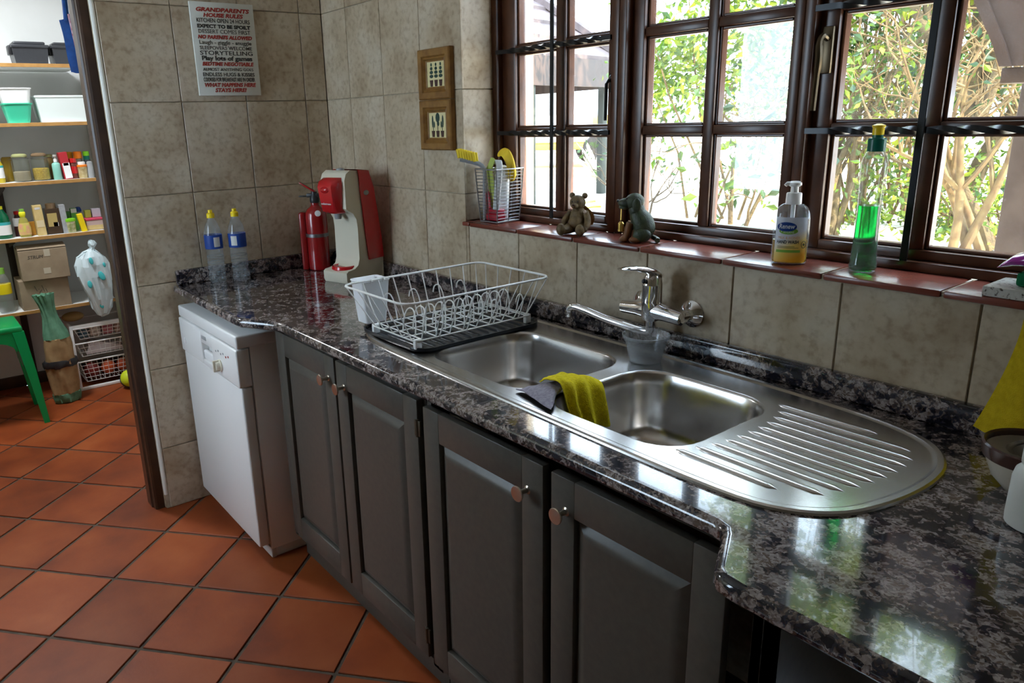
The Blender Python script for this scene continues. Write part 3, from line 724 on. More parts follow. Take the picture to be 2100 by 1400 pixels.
b0 = (-.105, -.195, .115, .200); t0 = (-.140, -.262, .180, .218); zb, zt = .022, .140
def loop(r4, z, rad): return [(u, v, z) for u, v in rrect(*r4, rad, 4)]
part('rim', lambda bm: tube(bm, loop(t0, zt, .035), .0031, 8, closed=True), WIREWHITE, rk)
part('base_frame', lambda bm: [tube(bm, loop(b0, zb, .012), .0022, 6, closed=True)]+[tube(bm, [(x_, b0[1], zb), (x_, b0[3], zb)], .0020, 6) for x_ in (-.05, .0, .06)], WIREWHITE, rk)
def sidew(bm):
    r_ = .0017
    for k in range(9):    # across, over both long sides
        y_ = b0[1]+.02+(b0[3]-b0[1]-.04)*k/8; ty = y_*1.12
        tube(bm, [(t0[0], ty, zt), (b0[0], y_, zb+.004), (b0[0]+.004, y_, zb+.003), (b0[2]-.004, y_, zb+.003), (b0[2], y_, zb+.004), (t0[2], ty, zt)], r_, 6)
    for k in range(5):
        x_ = b0[0]+.02+(b0[2]-b0[0]-.04)*k/4; tx = x_*1.35+.003
        tube(bm, [(tx, t0[1], zt), (x_, b0[1], zb+.003), (x_, b0[1]+.01, zb+.003)], r_, 6); tube(bm, [(tx, t0[3], zt), (x_, b0[3], zb+.003), (x_, b0[3]-.01, zb+.003)], r_, 6)
part('wire', sidew, WIREWHITE, rk)
for k in range(11):       # plate dividers: arches in two rows
    y_ = -.165+.032*k
    for xa, xb, h in ((.010, .070, .062),):
        part('plate_divider', lambda bm: tube(bm, crom([(xa, y_, zb), (xa+.002, y_+.004, zb+h*.6), (xa+.014, y_+.008, zb+h), ((xa+xb)/2, y_+.010, zb+h+.006), (xb-.014, y_+.008, zb+h), (xb-.002, y_+.004, zb+h*.6), (xb, y_, zb)], 4), .0018, 6), WIREWHITE, rk)
def hook(x, y, s):
    part('cup_hook', lambda bm: tube(bm, crom([(x, y, zb), (x+s*.018, y+.002, zb+.030), (x+s*.030, y+.0, zb+.055), (x+s*.034, y-.010, zb+.074), (x+s*.036, y-.024, zb+.072), (x+s*.035, y-.030, zb+.055)], 4), .0019, 6), WIREWHITE, rk)
for k in range(4): hook(b0[0], -.11+.085*k, -.6)
for k in range(4): hook(b0[2]+.0, -.12+.09*k, .75)
for x_ in (b0[0]+.006, b0[2]-.006):
    for y_ in (b0[1]+.01, b0[3]-.01): part('foot', lambda bm: box(bm, (x_-.006, y_-.010, 0), (x_+.006, y_+.010, zb+.004), .002), WHITEPL, rk)
cu = thing('cutlery_cup', 'white plastic cutlery cup hung on the far side of the dish rack', 'cup', (1.0685, -.458, .9245))
def cup(bm):
    a, b = rrect(-.028, -.034, .028, .034, .010, 4), rrect(-.038, -.044, .038, .044, .010, 4)
    f = lambda t, d: [((u*(1-t)+p*t)*(1-d), (v*(1-t)+q_*t)*(1-d)) for (u, v), (p, q_) in zip(a, b)]
    rings = [[(*p, 0) for p in f(0, 0)], [(*p, .118) for p in f(1, 0)], [(*p, .121) for p in f(1, -.05)], [(*p, .123) for p in f(1, -.03)], [(*p, .118) for p in f(1, .06)], [(*p, .004) for p in f(0, .07)]]
    loft(bm, rings)
part('cup_body', cup, CUPPL, cu)
for s_ in (-.02, .02): part('hanger', lambda bm: tube(bm, crom([(.036, s_, .117), (.043, s_, .1295), (.049, s_, .123)], 4), .0028, 8), WHITEPL, cu)

# ---- cloths over the sink divider
def sheet(bm, net, nu=22, nv=22, wob=.002, th=.0022, seed=0, fold=None):
    """net: rows of control points; catmull in both directions"""
    rows = [crom(r, max(1, nu//(len(r)-1))) for r in net]
    cols = [crom([r[i] for r in rows], max(1, nv//(len(rows)-1))) for i in range(len(rows[0]))]
    R = random.Random(seed); ph = [R.uniform(0, 6) for _ in range(4)]
    V = []
    for i, c in enumerate(cols):
        row = []
        for j, p in enumerate(c):
            q_ = p+Vector((0, 0, wob*(math.sin(i*.9+j*.25+ph[0])+.6*math.sin(j*.8+i*.3+ph[1]))))
            if fold: q_.x += fold[0]*math.sin(i*fold[1]+.25*j*fold[2])*min(1, .25+j/len(c))
            row.append(bm.verts.new(q_))
        V.append(row)
    fs = []
    for i in range(len(V)-1):
        for j in range(len(V[0])-1): fs.append(bm.faces.new((V[i][j], V[i+1][j], V[i+1][j+1], V[i][j+1])))
    bmesh.ops.recalc_face_normals(bm, faces=fs)
    bmesh.ops.solidify(bm, geom=bm.faces[:], thickness=th)
gc = part('dish_cloth', lambda bm: sheet(bm, [[(1.745, -.497, .9095), (1.76, -.455, .912), (1.768, -.415, .908)], [(1.785, -.502, .914), (1.79, -.455, .924), (1.79, -.395, .920)], [(1.825, -.512, .913), (1.826, -.462, .926), (1.822, -.415, .922)], [(1.885, -.526, .911), (1.862, -.494, .913), (1.834, -.472, .912)]], wob=.0012, seed=3), GREYCLOTH)
tag(gc, 'crumpled grey microfibre cloth lying on the sink edge beside a yellow cloth', 'cloth')
yc = part('dish_cloth', lambda bm: sheet(bm, [[(1.775, -.455, .928), (1.772, -.405, .927), (1.780, -.350, .911)], [(1.800, -.455, .939), (1.802, -.400, .938), (1.806, -.335, .917)], [(1.838, -.455, .934), (1.842, -.405, .926), (1.845, -.330, .908)], [(1.858, -.455, .885), (1.862, -.405, .880), (1.858, -.325, .868)], [(1.872, -.440, .848), (1.872, -.395, .835), (1.866, -.320, .815)]], wob=.0014, seed=5, nu=36, nv=30, fold=(.007, .62, .25)), YELLOWCLOTH)
tag(yc, 'bright yellow microfibre cloth hanging over the divider into the sink bowl', 'cloth')

pb = thing('plastic_bowl', 'small clear plastic tub standing behind the divider of the sink', 'bowl', (1.790, -.125, ZD-.003))
part('bowl_body', lambda bm: lathe(bm, [(.034, 0), (.037, .002), (.046, .040), (.051, .056), (.0555, .060), (.0565, .066), (.0545, .067), (.0495, .058), (.044, .040), (.034, .004), (.010, .003)], 32), CLEARBOWL, pb)

# ---- mixer tap on the wall
tp = thing('mixer_tap', 'chrome wall-mounted mixer tap with swivel spout above the sink', 'tap', (1.751, 0, 1.005))
for s in (-.075, .075):
    part('flange', lambda bm: lathe(bm, [(.033, .0005), (.033, .004), (.026, .010), (.015, .016), (.013, .022), (.013, .034)], 28, M=T(s, 0, 0) @ Matrix.Rotation(PI/2, 4, 'X')), CHROME, tp)
part('mixer_bar', lambda bm: [tube(bm, [(-.079, -.030, 0), (-.079, -.05, 0), (-.07, -.058, 0)], [.0135, .017, .017], 16), tube(bm, [(.079, -.030, 0), (.079, -.05, 0), (.07, -.058, 0)], [.0135, .017, .017], 16), tube(bm, [(-.094, -.060, .0), (-.09, -.060, 0), (-.04, -.060, .004), (0, -.060, .006), (.04, -.060, .004), (.09, -.060, 0), (.094, -.060, 0)], [.010, .0165, .019, .024, .019, .0165, .010], 18)], CHROME, tp)
part('body', lambda bm: lathe(bm, [(.010, -.040), (.012, -.038), (.0125, -.022), (.020, -.018), (.024, -.010), (.0245, .030), (.0245, .068), (.0252, .070), (.0252, .073), (.024, .075), (.023, .085), (.016, .096), (.005, .099)], 28, (0, -.062, 0)), CHROME, tp)
lv = part('lever', lambda bm: loft(bm, [[(ww*math.cos(a_), y_+0*a_, z_+hh*math.sin(a_)) for a_ in [2*PI*k/12 for k in range(12)]] for y_, z_, ww, hh in ((-.040, .082, .010, .010), (-.050, .094, .021, .012), (-.070, .103, .022, .010), (-.095, .111, .017, .008), (-.130, .119, .013, .006), (-.165, .1235, .011, .004), (-.180, .1245, .008, .002))]), CHROME, tp, ang=60)
part('index_cap', lambda bm: sphere(bm, (-.002, -.090, .082), .006), BLACK, tp)
sp = crom([(0, -.062, -.035), (0, -.062, -.043), (-.010, -.063, -.049), (-.040, -.067, -.049), (-.120, -.077, -.040), (-.190, -.086, -.027), (-.228, -.091, -.022), (-.246, -.093, -.026), (-.250, -.094, -.040)], 5)
part('spout', lambda bm: tube(bm, sp, [.0115]*8+[.0105]*(len(sp)-13)+[.0105]*5, 14), CHROME, tp)
part('aerator', lambda bm: lathe(bm, [(.011, -.052), (.0118, -.050), (.0118, -.036), (.010, -.035)], 18, (-.250, -.094, 0)), CHROME, tp)

# ---- at the right end of the worktop
bw = thing('stoneware_bowl', 'cream stoneware bowl with dark brown rim on the worktop', 'bowl', (2.588, -.190, ZC))
part('bowl_body', lambda bm: lathe(bm, [(.030, 0), (.034, .002), (.052, .022), (.064, .052), (.067, .066), (.062, .066), (.058, .050), (.046, .024), (.012, .008)], 36), CERAMIC, bw)
part('rim_band', lambda bm: lathe(bm, [(.0672, .054), (.0692, .064), (.0700, .074), (.0672, .0765), (.0640, .074), (.0630, .064)], 36, caps=False), CERBROWN, bw)
ss = thing('sink_strainer', 'round steel strainer lying inside the brown-rimmed stoneware bowl', 'strainer', (2.580, -.172, ZC+.050))
part('ring', lambda bm: lathe(bm, [(.030, .012), (.032, .016), (.025, .014), (.018, .004), (.006, .000)], 24, M=Matrix.Rotation(math.radians(-38), 4, 'X') @ Matrix.Rotation(math.radians(-25), 4, 'Y')), STEEL, ss)
wb = thing('white_bottle', 'small white plastic bottle with rounded shoulder beside the stoneware bowl', 'bottle', (2.632, -.298, ZC))
part('bottle_body', lambda bm: lathe(bm, [(.036, 0), (.040, .003), (.0405, .012), (.0395, .070), (.037, .082), (.030, .089), (.027, .093)], 32), P('milky_plastic', (.62, .62, .57), .35), wb)
part('cap', lambda bm: lathe(bm, [(.030, .090), (.032, .094), (.032, .122), (.028, .128), (.010, .130)], 32), MATS['milky_plastic'], wb)
tw = part('hand_towel', lambda bm: sheet(bm, [[(2.500, -.030, 1.20), (2.54, -.044, 1.205), (2.60, -.036, 1.21), (2.64, -.040, 1.21)], [(2.497, -.030, 1.10), (2.55, -.050, 1.10), (2.61, -.034, 1.10), (2.68, -.045, 1.10)], [(2.478, -.034, 1.00), (2.55, -.060, 1.0), (2.62, -.036, 1.0), (2.72, -.05, 1.0)], [(2.457, -.044, .925), (2.54, -.066, .917), (2.63, -.044, .914), (2.75, -.056, .914)]], wob=.0012, seed=9), YELLOWTOWEL)
tag(tw, 'yellow hand towel hanging on the wall tiles above the stoneware bowl', 'towel')

# ================================================================== THINGS ON THE SILL
ZS = SILL+.0006
wbk = thing('wire_basket', 'square steel wire caddy of cleaning tools in the window corner', 'basket', (1.018, .068, ZS), .05)
bb, tt, hb = (.040, .048), (.051, .058), .165
def ringp(k):
    t = k; return [(sx_*(bb[0]*(1-t)+tt[0]*t), sy_*(bb[1]*(1-t)+tt[1]*t), .004+hb*t) for sx_, sy_ in ((-1, -1), (1, -1), (1, 1), (-1, 1))]
part('frame', lambda bm: [tube(bm, ringp(0), .0022, 6, closed=True), tube(bm, ringp(1), .0024, 6, closed=True)]+[tube(bm, [ringp(0)[i], ringp(1)[i]], .0020, 6) for i in range(4)], STEELWIRE, wbk)
part('wire', lambda bm: [tube(bm, ringp(k/16), .0008, 5, closed=True) for k in range(1, 16)]+[tube(bm, [Vector(ringp(0)[i]).lerp(Vector(ringp(0)[(i+1) % 4]), .5), Vector(ringp(1)[i]).lerp(Vector(ringp(1)[(i+1) % 4]), .5)], .0014, 5) for i in range(4)]
     + [tube(bm, [(-.04+.02*k, -.048, .004), (-.04+.02*k, .048, .004)], .0012, 5) for k in range(5)], STEELWIRE, wbk)
br = thing('dish_brush', 'grey dish brush with yellow bristles leaning out of the wire caddy', 'brush', (1.005, .050, ZS+.012))
part('handle', lambda bm: tube(bm, crom([(-.017, -.022, -.005), (-.016, -.022, .09), (-.020, -.020, .160), (-.048, -.045, .180), (-.075, -.070, .190)], 5), [.005]*10+[.007]*6+[.009]*5, 8), GREYPL, br)
part('bristles', lambda bm: [lathe(bm, [(.0058, 0), (.007, .028)], 8, M=T(-.038-.0062*k, -.037-.0055*k+.008*s_, .180+.0022*k) @ Matrix.Rotation(-.25, 4, 'Y')) for k in range(7) for s_ in (-.5, .5)], P('yellow_bristle', (.85, .62, .02), .7), br)
wd = thing('washing_up_bottle', 'white tapered bottle standing in the wire caddy', 'bottle', (1.012, .083, ZS+.0065))
part('bottle_body', lambda bm: lathe(bm, [(.018, .0), (.022, .003), (.026, .05), (.029, .12), (.030, .150), (.026, .166), (.012, .172)], 20, sy=.75), P('pearl_white', (.72, .74, .74), .35), wd)
gh = part('scrubber_handle', lambda bm: loft(bm, [[p+Vector((.0135*math.cos(a_), .008*math.sin(a_), 0)) for a_ in [2*PI*k/10 for k in range(10)]] for p in crom([(1.040, .034, ZS+.043), (1.048, .034, ZS+.10), (1.050, .040, ZS+.150), (1.040, .050, ZS+.186), (1.020, .060, ZS+.196), (1.008, .068, ZS+.182)], 5)]), P('pale_grey_plastic', (.58, .60, .60), .35), ang=60)
tag(gh, 'curved pale grey scrubber handle hooked over the white bottle in the caddy', 'scrubber')
gs = part('green_cloth', lambda bm: sheet(bm, [[(.983, .056, ZS+.19), (1.002, .050, ZS+.204), (1.014, .056, ZS+.198)], [(.976, .050, ZS+.165), (.990, .044, ZS+.172), (1.006, .048, ZS+.17)], [(.983, .050, ZS+.125), (.996, .046, ZS+.13), (1.008, .050, ZS+.13)], [(.992, .052, ZS+.045), (1.002, .052, ZS+.045), (1.010, .054, ZS+.045)]], wob=.0008, seed=2, th=.004), P('lime_cloth', (.50, .62, .14), .8))
tag(gs, 'lime green folded sponge cloth stuffed into the wire caddy', 'cloth')
ysp = part('yellow_sponge', lambda bm: loft(bm, [[p+Vector((.016*s_*math.cos(a_), .010*s_*math.sin(a_), .012*s_*math.sin(a_))) for a_ in [2*PI*k/12 for k in range(12)]] for p, s_ in zip(crom([(1.000, .088, ZS+.212), (1.012, .087, ZS+.220), (1.034, .086, ZS+.212), (1.052, .088, ZS+.180), (1.054, .094, ZS+.135)], 4), [.3, .8, .95, 1, 1, 1, 1, 1, 1, 1, 1, 1, 1, 1, 1, .95, .6])]), P('yellow_foam', (.88, .62, .03), .6), ang=60)
tag(ysp, 'smooth yellow sponge sticking up out of the back of the wire caddy', 'sponge')
rs = part('red_scraper', lambda bm: [box(bm, (-.008, -.004, 0), (.008, .004, .085), .003, 2, T(1.000, .041, ZS+.012) @ Matrix.Rotation(-.12, 4, 'Y')), box(bm, (-.03, -.018, 0), (.03, .018, .022), .005, 3, T(1.023, .046, ZS+.0062)), box(bm, (-.022, -.02, .020), (.028, .016, .038), .006, 3, T(1.020, .05, ZS+.006))], P('crimson_plastic', (.42, .01, .03), .35))
tag(rs, 'crimson plastic scraper at the bottom of the wire caddy', 'scraper')

# ---- teddy bear figurine
br_ = thing('bear_figurine', 'brown seated teddy bear figurine on the red sill tiles', 'figurine', (1.392, .045, ZS), math.radians(20))
def ell(bm, c, s, rx=0, ry=0, rz_=0, u=18, v=12):
    from mathutils import Euler
    sphere(bm, c, 1, s, u, v, Euler((rx, ry, rz_)).to_matrix().to_4x4())
def bear(bm):
    ell(bm, (0, .004, .040), (.026, .024, .038)); ell(bm, (0, -.006, .030), (.024, .022, .026))
    ell(bm, (0, -.002, .088), (.0225, .021, .0215)); ell(bm, (0, -.020, .081), (.0105, .012, .009)); ell(bm, (0, -.001, .070), (.015, .014, .012))
    for s in (-1, 1):
        ell(bm, (s*.019, .004, .107), (.0085, .005, .0085))
        tube(bm, crom([(s*.022, .002, .062), (s*.033, -.006, .044), (s*.036, -.018, .026), (s*.033, -.026, .018)], 5), [.009]*6+[.0095]*6+[.0085]*4, 12)
        ell(bm, (s*.034, -.027, .017), (.0085, .009, .0085))
        tube(bm, crom([(s*.014, -.008, .018), (s*.022, -.028, .015), (s*.028, -.046, .014)], 5), [.015]*4+[.0135]*4+[.012]*3, 12)
        ell(bm, (s*.029, -.050, .017), (.013, .010, .017))
part('bear_body', bear, BEARST, br_, ang=70)
part('nose', lambda bm: ell(bm, (0, -.0315, .084), (.004, .003, .003)), DARKBROWN, br_)
for s in (-1, 1): part('eye', lambda bm: ell(bm, (s*.0085, -.0200, .0925), (.0022, .002, .0022)), BLACK, br_)
part('wing', lambda bm: loft(bm, [[(.012+.020*t+(.016*math.sin(PI*t)+.002)*math.cos(a_), .020+.006*t+.0025*math.sin(a_), .078-.055*t) for a_ in [2*PI*k/10 for k in range(10)]] for t in [j/8 for j in range(9)]]), PINE, br_, ang=60)
part('flower', lambda bm: ell(bm, (.026, -.010, .064), (.005, .004, .005)), P('pale_clay', (.55, .42, .34), .6), br_)

# ---- dog figurine
dg_ = thing('dog_figurine', 'dark green-black seated dog figurine holding a small lantern', 'figurine', (1.600, .048, ZS), math.radians(-58))
# local: faces -y
def dog(bm):
    tube(bm, crom([(0, .026, .018), (0, .020, .045), (0, .006, .072), (0, .0, .092)], 5), [.020, .024, .027, .028, .029, .029, .029, .028, .027, .025, .023, .021, .019, .018, .018, .017], 16)
    ell(bm, (0, -.004, .104), (.022, .025, .022)); ell(bm, (0, -.024, .1), (.016, .022, .0135)); ell(bm, (0, -.034, .100), (.0125, .014, .0105)); ell(bm, (0, -.028, .089), (.011, .017, .006)); ell(bm, (0, .002, .082), (.021, .021, .022))
    for s in (-1, 1):
        ell(bm, (s*.0205, .004, .097), (.0055, .012, .018), 0, s*.15); ell(bm, (s*.022, .020, .020), (.013, .024, .019))
    tube(bm, crom([(0, .045, .012), (.010, .058, .008), (.024, .060, .007)], 5), [.007]*11, 8)
part('dog_body', dog, DOGBLK, dg_, ang=70)
def legs(bm):
    for s in (-1, 1):
        tube(bm, crom([(s*.012, -.012, .050), (s*.013, -.018, .028), (s*.013, -.022, .010)], 4), [.010]*4+[.009]*5, 12); ell(bm, (s*.013, -.027, .007), (.0095, .013, .0075))
        ell(bm, (s*.024, .004, .008), (.010, .017, .008))
part('paws', legs, DOGTAN, dg_, ang=70)
part('nose', lambda bm: ell(bm, (0, -.0475, .105), (.0060, .0042, .0045)), BLACK, dg_)
for s in (-1, 1): part('eye', lambda bm: ell(bm, (s*.0125, -.0235, .1125), (.003, .003, .003)), BLACK, dg_)
part('lantern', lambda bm: [tube(bm, [(0, -.038, .088), (-.004, -.038, .055)], .0012, 6), tube(bm, [(0, -.038, .088), (.005, -.038, .055)], .0012, 6), lathe(bm, [(.0075, .030), (.0078, .032), (.0078, .046), (.004, .051)], 12, (0, -.038, 0)), lathe(bm, [(.009, .026), (.009, .030)], 12, (0, -.038, 0))], BRASS, dg_)

# ---- hand wash
hw = thing('hand_wash_bottle', 'pump bottle of amber hand wash with white label', 'bottle', (2.036, .040, ZS), math.radians(32))
rw, rd = .0365, .024
def oval(k, z, n=32): return [(rw*k*math.cos(2*PI*i/n), rd*k*math.sin(2*PI*i/n), z) for i in range(n)]
hb_ = [(.90, 0), (.98, .003), (1, .010), (1, .085), (.985, .098), (.93, .110), (.80, .121), (.58, .128), (.42, .130)]
part('bottle_body', lambda bm: loft(bm, [oval(k, z) for k, z in hb_]), CLEARPET, hw, ang=60)
part('soap', lambda bm: loft(bm, [oval(k*.96, z) for k, z in ((.9, .003), (.98, .006), (1, .012), (1, .052))]), LIQORANGE, hw, ang=60)
def onoval(off=.0006):
    def f(p):
        a_ = -PI/2+p.x/rw*1.05; return Vector(((rw+off)*math.cos(a_), (rd+off)*math.sin(a_), p.y))
    return f
def labelsheet(bm, u0, u1, z0, z1, off, n=14):
    loft(bm, [[onoval(off)(Vector((u0+(u1-u0)*k/n, z, 0))) for k in range(n+1)] for z in (z0, z1)], closed=False, caps=False)
mtl, ntl, bl = nmat('hand_wash_label')
tcl = ntl.nodes.new('ShaderNodeTexCoord'); sxl = ntl.nodes.new('ShaderNodeSeparateXYZ'); ntl.links.new(tcl.outputs['Object'], sxl.inputs[0])
mrl = ntl.nodes.new('ShaderNodeMath'); mrl.operation = 'MULTIPLY_ADD'; mrl.inputs[1].default_value = -6; ntl.links.new(sxl.outputs['X'], mrl.inputs[0])
mdl = ntl.nodes.new('ShaderNodeMath'); mdl.operation = 'MULTIPLY'; mdl.inputs[1].default_value = 11.5; ntl.links.new(sxl.outputs['Z'], mdl.inputs[0]); ntl.links.new(mdl.outputs[0], mrl.inputs[2])
rl = ramp(ntl, mrl.outputs[0], [(.10, (.85, .42, .02)), (.45, (.88, .66, .16)), (.72, (.72, .74, .80)), (.95, (.70, .74, .84))]); ntl.links.new(rl.outputs['Color'], bl.inputs['Base Color']); bl.inputs['Roughness'].default_value = .4
lb = part('label', lambda bm: labelsheet(bm, -.034, .034, .006, .102, .0004), mtl, hw, smooth=True)
part('logo_oval', lambda bm: loft(bm, [[onoval(.0008)(Vector((-.010+.0195*k*math.cos(a_), .082+.010*k*math.sin(a_), 0))) for a_ in [2*PI*i/24 for i in range(24)]] for k in (1, .5, .02)], caps=False), INKBLUE, lb)
part('logo_leaf', lambda bm: loft(bm, [[onoval(.0006)(Vector((-.006+.0185*k*math.cos(a_), .073+.007*k*math.sin(a_), 0))) for a_ in [2*PI*i/24 for i in range(24)]] for k in (1, .5, .02)], caps=False), INKGREEN, lb)
textmesh('Renew', .014, INKWHITE, lb, None, shear=.15, bold=.0003, ext=.0001, width=.031, warp=lambda p: onoval(.0011)(Vector((p.x-.010, p.y+.0785, 0))))
textmesh('HYGIENE', .006, INKWHITE, lb, None, ext=.0001, width=.020, warp=lambda p: onoval(.0009)(Vector((p.x-.005, p.y+.0685, 0))))
textmesh('MILK & HONEY', .008, P('peach_print', (.80, .42, .16), .5), lb, None, ext=.0001, width=.042, warp=lambda p: onoval(.0008)(Vector((p.x-.004, p.y+.056, 0))))
textmesh('HAND WASH', .0095, INKBLACK, lb, None, bold=.0003, ext=.0001, width=.043, warp=lambda p: onoval(.0008)(Vector((p.x-.006, p.y+.0465, 0))))
part('label_line', lambda bm: [labelsheet(bm, -.026, .008, .0395, .0403, .0008), labelsheet(bm, -.026, .016, .0365, .0373, .0008)], INKBLACK, lb)
part('label_band', lambda bm: labelsheet(bm, -.028, .020, .027, .0325, .0008), INKGREEN, lb)
part('plus_mark', lambda bm: [tube(bm, [onoval(.001)(Vector((.027+.0055*math.cos(2*PI*i/16), .044+.0075*math.sin(2*PI*i/16), 0))) for i in range(16)], .0005, 5, closed=True), tube(bm, [onoval(.001)(Vector((.027, .041, 0))), onoval(.001)(Vector((.027, .047, 0)))], .0008, 5), tube(bm, [onoval(.001)(Vector((.0245, .044, 0))), onoval(.001)(Vector((.0295, .044, 0)))], .0008, 5)], DARKGREEN, lb)
pm = part('pump', lambda bm: [lathe(bm, [(.0155, .128), (.0160, .130), (.0155, .150), (.0145, .152), (.008, .153), (.0075, .166)], 20), lathe(bm, [(.010, .165), (.0135, .168), (.0130, .173), (.009, .176), (.003, .1765)], 20), tube(bm, [(0, 0, .171), (-.016, -.004, .171), (-.019, -.005, .167)], [.005, .0045, .004], 8)], WHITEPL, hw)
part('dip_tube', lambda bm: tube(bm, [(0, 0, .128), (.0, 0, .01)], .0045, 8), WHITEPL, pm)

# ---- washing-up liquid
dl = thing('dish_soap_bottle', 'tall slim clear bottle half full of green washing-up liquid', 'bottle', (2.186, .058, ZS))
dp = [(.022, .0), (.0255, .003), (.0262, .012), (.0248, .022), (.0240, .03), (.0225, .075), (.0215, .115), (.0222, .16), (.0240, .195), (.0240, .215), (.0215, .228), (.0165, .238), (.0145, .240)]
part('bottle_body', lambda bm: lathe(bm, dp, 28), CLEARPET, dl, ang=60)
part('liquid', lambda bm: lathe(bm, [(.021, .004), (.0245, .006), (.0252, .012), (.0238, .022), (.0230, .03), (.0215, .075), (.0205, .115), (.0207, .134), (.002, .134)], 28), LIQGREEN, dl, ang=60)
part('collar', lambda bm: lathe(bm, [(.0165, .239), (.0165, .262), (.0150, .264), (.010, .265), (.0095, .272)], 20), P('teal_cap', (.0, .13, .09), .3), dl)
part('spout_cap', lambda bm: lathe(bm, [(.0105, .270), (.0105, .283), (.0120, .285), (.0120, .288), (.004, .291)], 18), YELLOWPL, dl)

# ---- granite offcut, sponge and packet at the end of the sill
gsb = part('stone_slab', lambda bm: box(bm, (2.424, -.008, ZS), (2.54, .095, ZS+.0175), .001, 1), None or P('speckled_stone', (.62, .60, .56), .35)); tag(gsb, 'pale speckled stone offcut lying on the window sill', 'slab')
nt_ = MATS['speckled_stone'].node_tree; vv = tex(nt_, 'Noise', 150); rr = ramp(nt_, vv.outputs['Fac'], [(.0, (.03, .02, .015)), (.36, (.06, .04, .03)), (.43, (.52, .50, .45)), (1, (.66, .64, .60))]); nt_.links.new(rr.outputs['Color'], nt_.nodes['Principled BSDF'].inputs['Base Color'])
spg = part('scouring_sponge', lambda bm: box(bm, (2.462, .018, ZS+.0182), (2.535, .070, ZS+.043), .006, 3), P('green_sponge', (.0, .14, .05), .9, bump=(300, .8, .003))); tag(spg, 'green scouring sponge on the pale stone offcut', 'sponge')
pk = part('sponge_packet', lambda bm: loft(bm, [[(x_, .044+wy*math.cos(a_), ZS+.0445+hz*.55+x0+hz*math.sin(a_)*.5) for a_ in [2*PI*k/16 for k in range(16)]] for x_, wy, hz, x0 in ((2.428, .014, .003, -.001), (2.438, .024, .012, .001), (2.452, .030, .022, .004), (2.480, .033, .030, .006), (2.520, .033, .034, .008), (2.545, .03, .034, .008))]), None or P('magenta_film', (.36, .01, .30), .15, coat=.6), ang=50)
tag(pk, 'shiny magenta plastic packet resting on the green sponge', 'packet')
part('packet_print', lambda bm: ell(bm, (2.497, .030, ZS+.079), (.016, .014, .002), 0, -.25), TEAL, pk)
# ================================================================== PANTRY
SHZ = {1: 1.824, 2: 1.527, 3: 1.223, 4: .930, 5: .530}
for k, z in SHZ.items():
    nm = {1: 'topmost', 2: 'second from the top', 3: 'third from the top', 4: 'fourth from the top', 5: 'lowest'}[k]
    s = thing('pantry_shelf', 'white pantry shelf board with wood edge, %s' % nm, 'shelf', (-1.94, -1.4, z), group='pantry shelves')
    part('board', lambda bm: box(bm, (-.187, -.78, -.018), (.186, .825, 0)), BOARD, s)
    part('edging', lambda bm: box(bm, (.1862, -.78, -.0185), (.191, .825, .0003), .001, 1), BOARDEDGE, s)
for y_ in (-1.02,):
    s = thing('shelf_rail', 'dark slotted upright carrying the pantry shelves', 'rail', (-2.14, y_, .0))
    part('upright', lambda bm: box(bm, (-.009, -.018, .02), (.0115, .018, 2.3), .002), RAIL, s)
    for z in SHZ.values():
        part('bracket', lambda bm: prism(bm, [(.012, z-.0195), (.30, z-.0195), (.30, z-.032), (.012, z-.09)], -.004, .004, lambda u, v, h: (u, h, v)), RAIL, s)
def zs(k): return SHZ[k]+.0006
def P0(name, c, rough=.4): return MATS[name] if name in MATS else P(name, c, rough)
def pot(name, label, cat, k, y, prof, mt, x=-1.82, extra=(), n=20, group=None, rz=0, sx=1, sy=1):
    o = thing(name, label, cat, (x, y, zs(k) if k else 0), rz, group)
    part('body', lambda bm: lathe(bm, prof, n, sx=sx, sy=sy), mt, o, ang=50)
    for en, ep, em in extra: part(en, (lambda ep_: (lambda bm: lathe(bm, ep_, n, sx=sx, sy=sy, caps=True)))(ep), em, o, ang=50)
    return o
def carton(name, label, k, y, w, h, d, mt, x=-1.80, tilt=0, extra=(), cat='box', zo=0, rz=0):
    o = thing(name, label, cat, (x, y, zs(k)+zo), rz)
    o.rotation_euler = (tilt, 0, rz)
    part('body', lambda bm: box(bm, (-d/2, -w/2, 0), (d/2, w/2, h), .0015, 1), mt, o)
    for en, (y0, y1, z0, z1), em in extra: part(en, (lambda a: (lambda bm: box(bm, (d/2, a[0]*w/2, a[2]*h), (d/2+.0008, a[1]*w/2, a[3]*h))))((y0, y1, z0, z1)), em, o)
    return o
# topmost shelf: two black bins
def bin_(y0, y1, label):
    c = (y0+y1)/2; w_ = (y1-y0)/2; o = thing('storage_bin', label, 'bin', (-1.85, c, zs(1)), 0, 'black bins on the topmost pantry shelf')
    part('body', lambda bm: loft(bm, [[(u*.085*s, v*w_*s, z) for u, v in ((-1, -1), (1, -1), (1, 1), (-1, 1))] for s, z in ((.86, 0), (.95, .078))]), DARKGREY, o)
    part('lid', lambda bm: [box(bm, (-.088, -w_*1.0, .078), (.088, w_*1.0, .094), .004), box(bm, (-.075, -w_*.86, .092), (.075, w_*.86, .110), .008, 2)], DARKGREY, o)
    part('clip_handle', lambda bm: box(bm, (-.02, -w_*1.12, .045), (.05, -w_*.93, .092), .004), BLACK, o)
bin_(-.875, -.700, 'black lidded storage bin with clip handle, whole in view'); bin_(-.688, -.53, 'black lidded storage bin partly behind the blue apron')
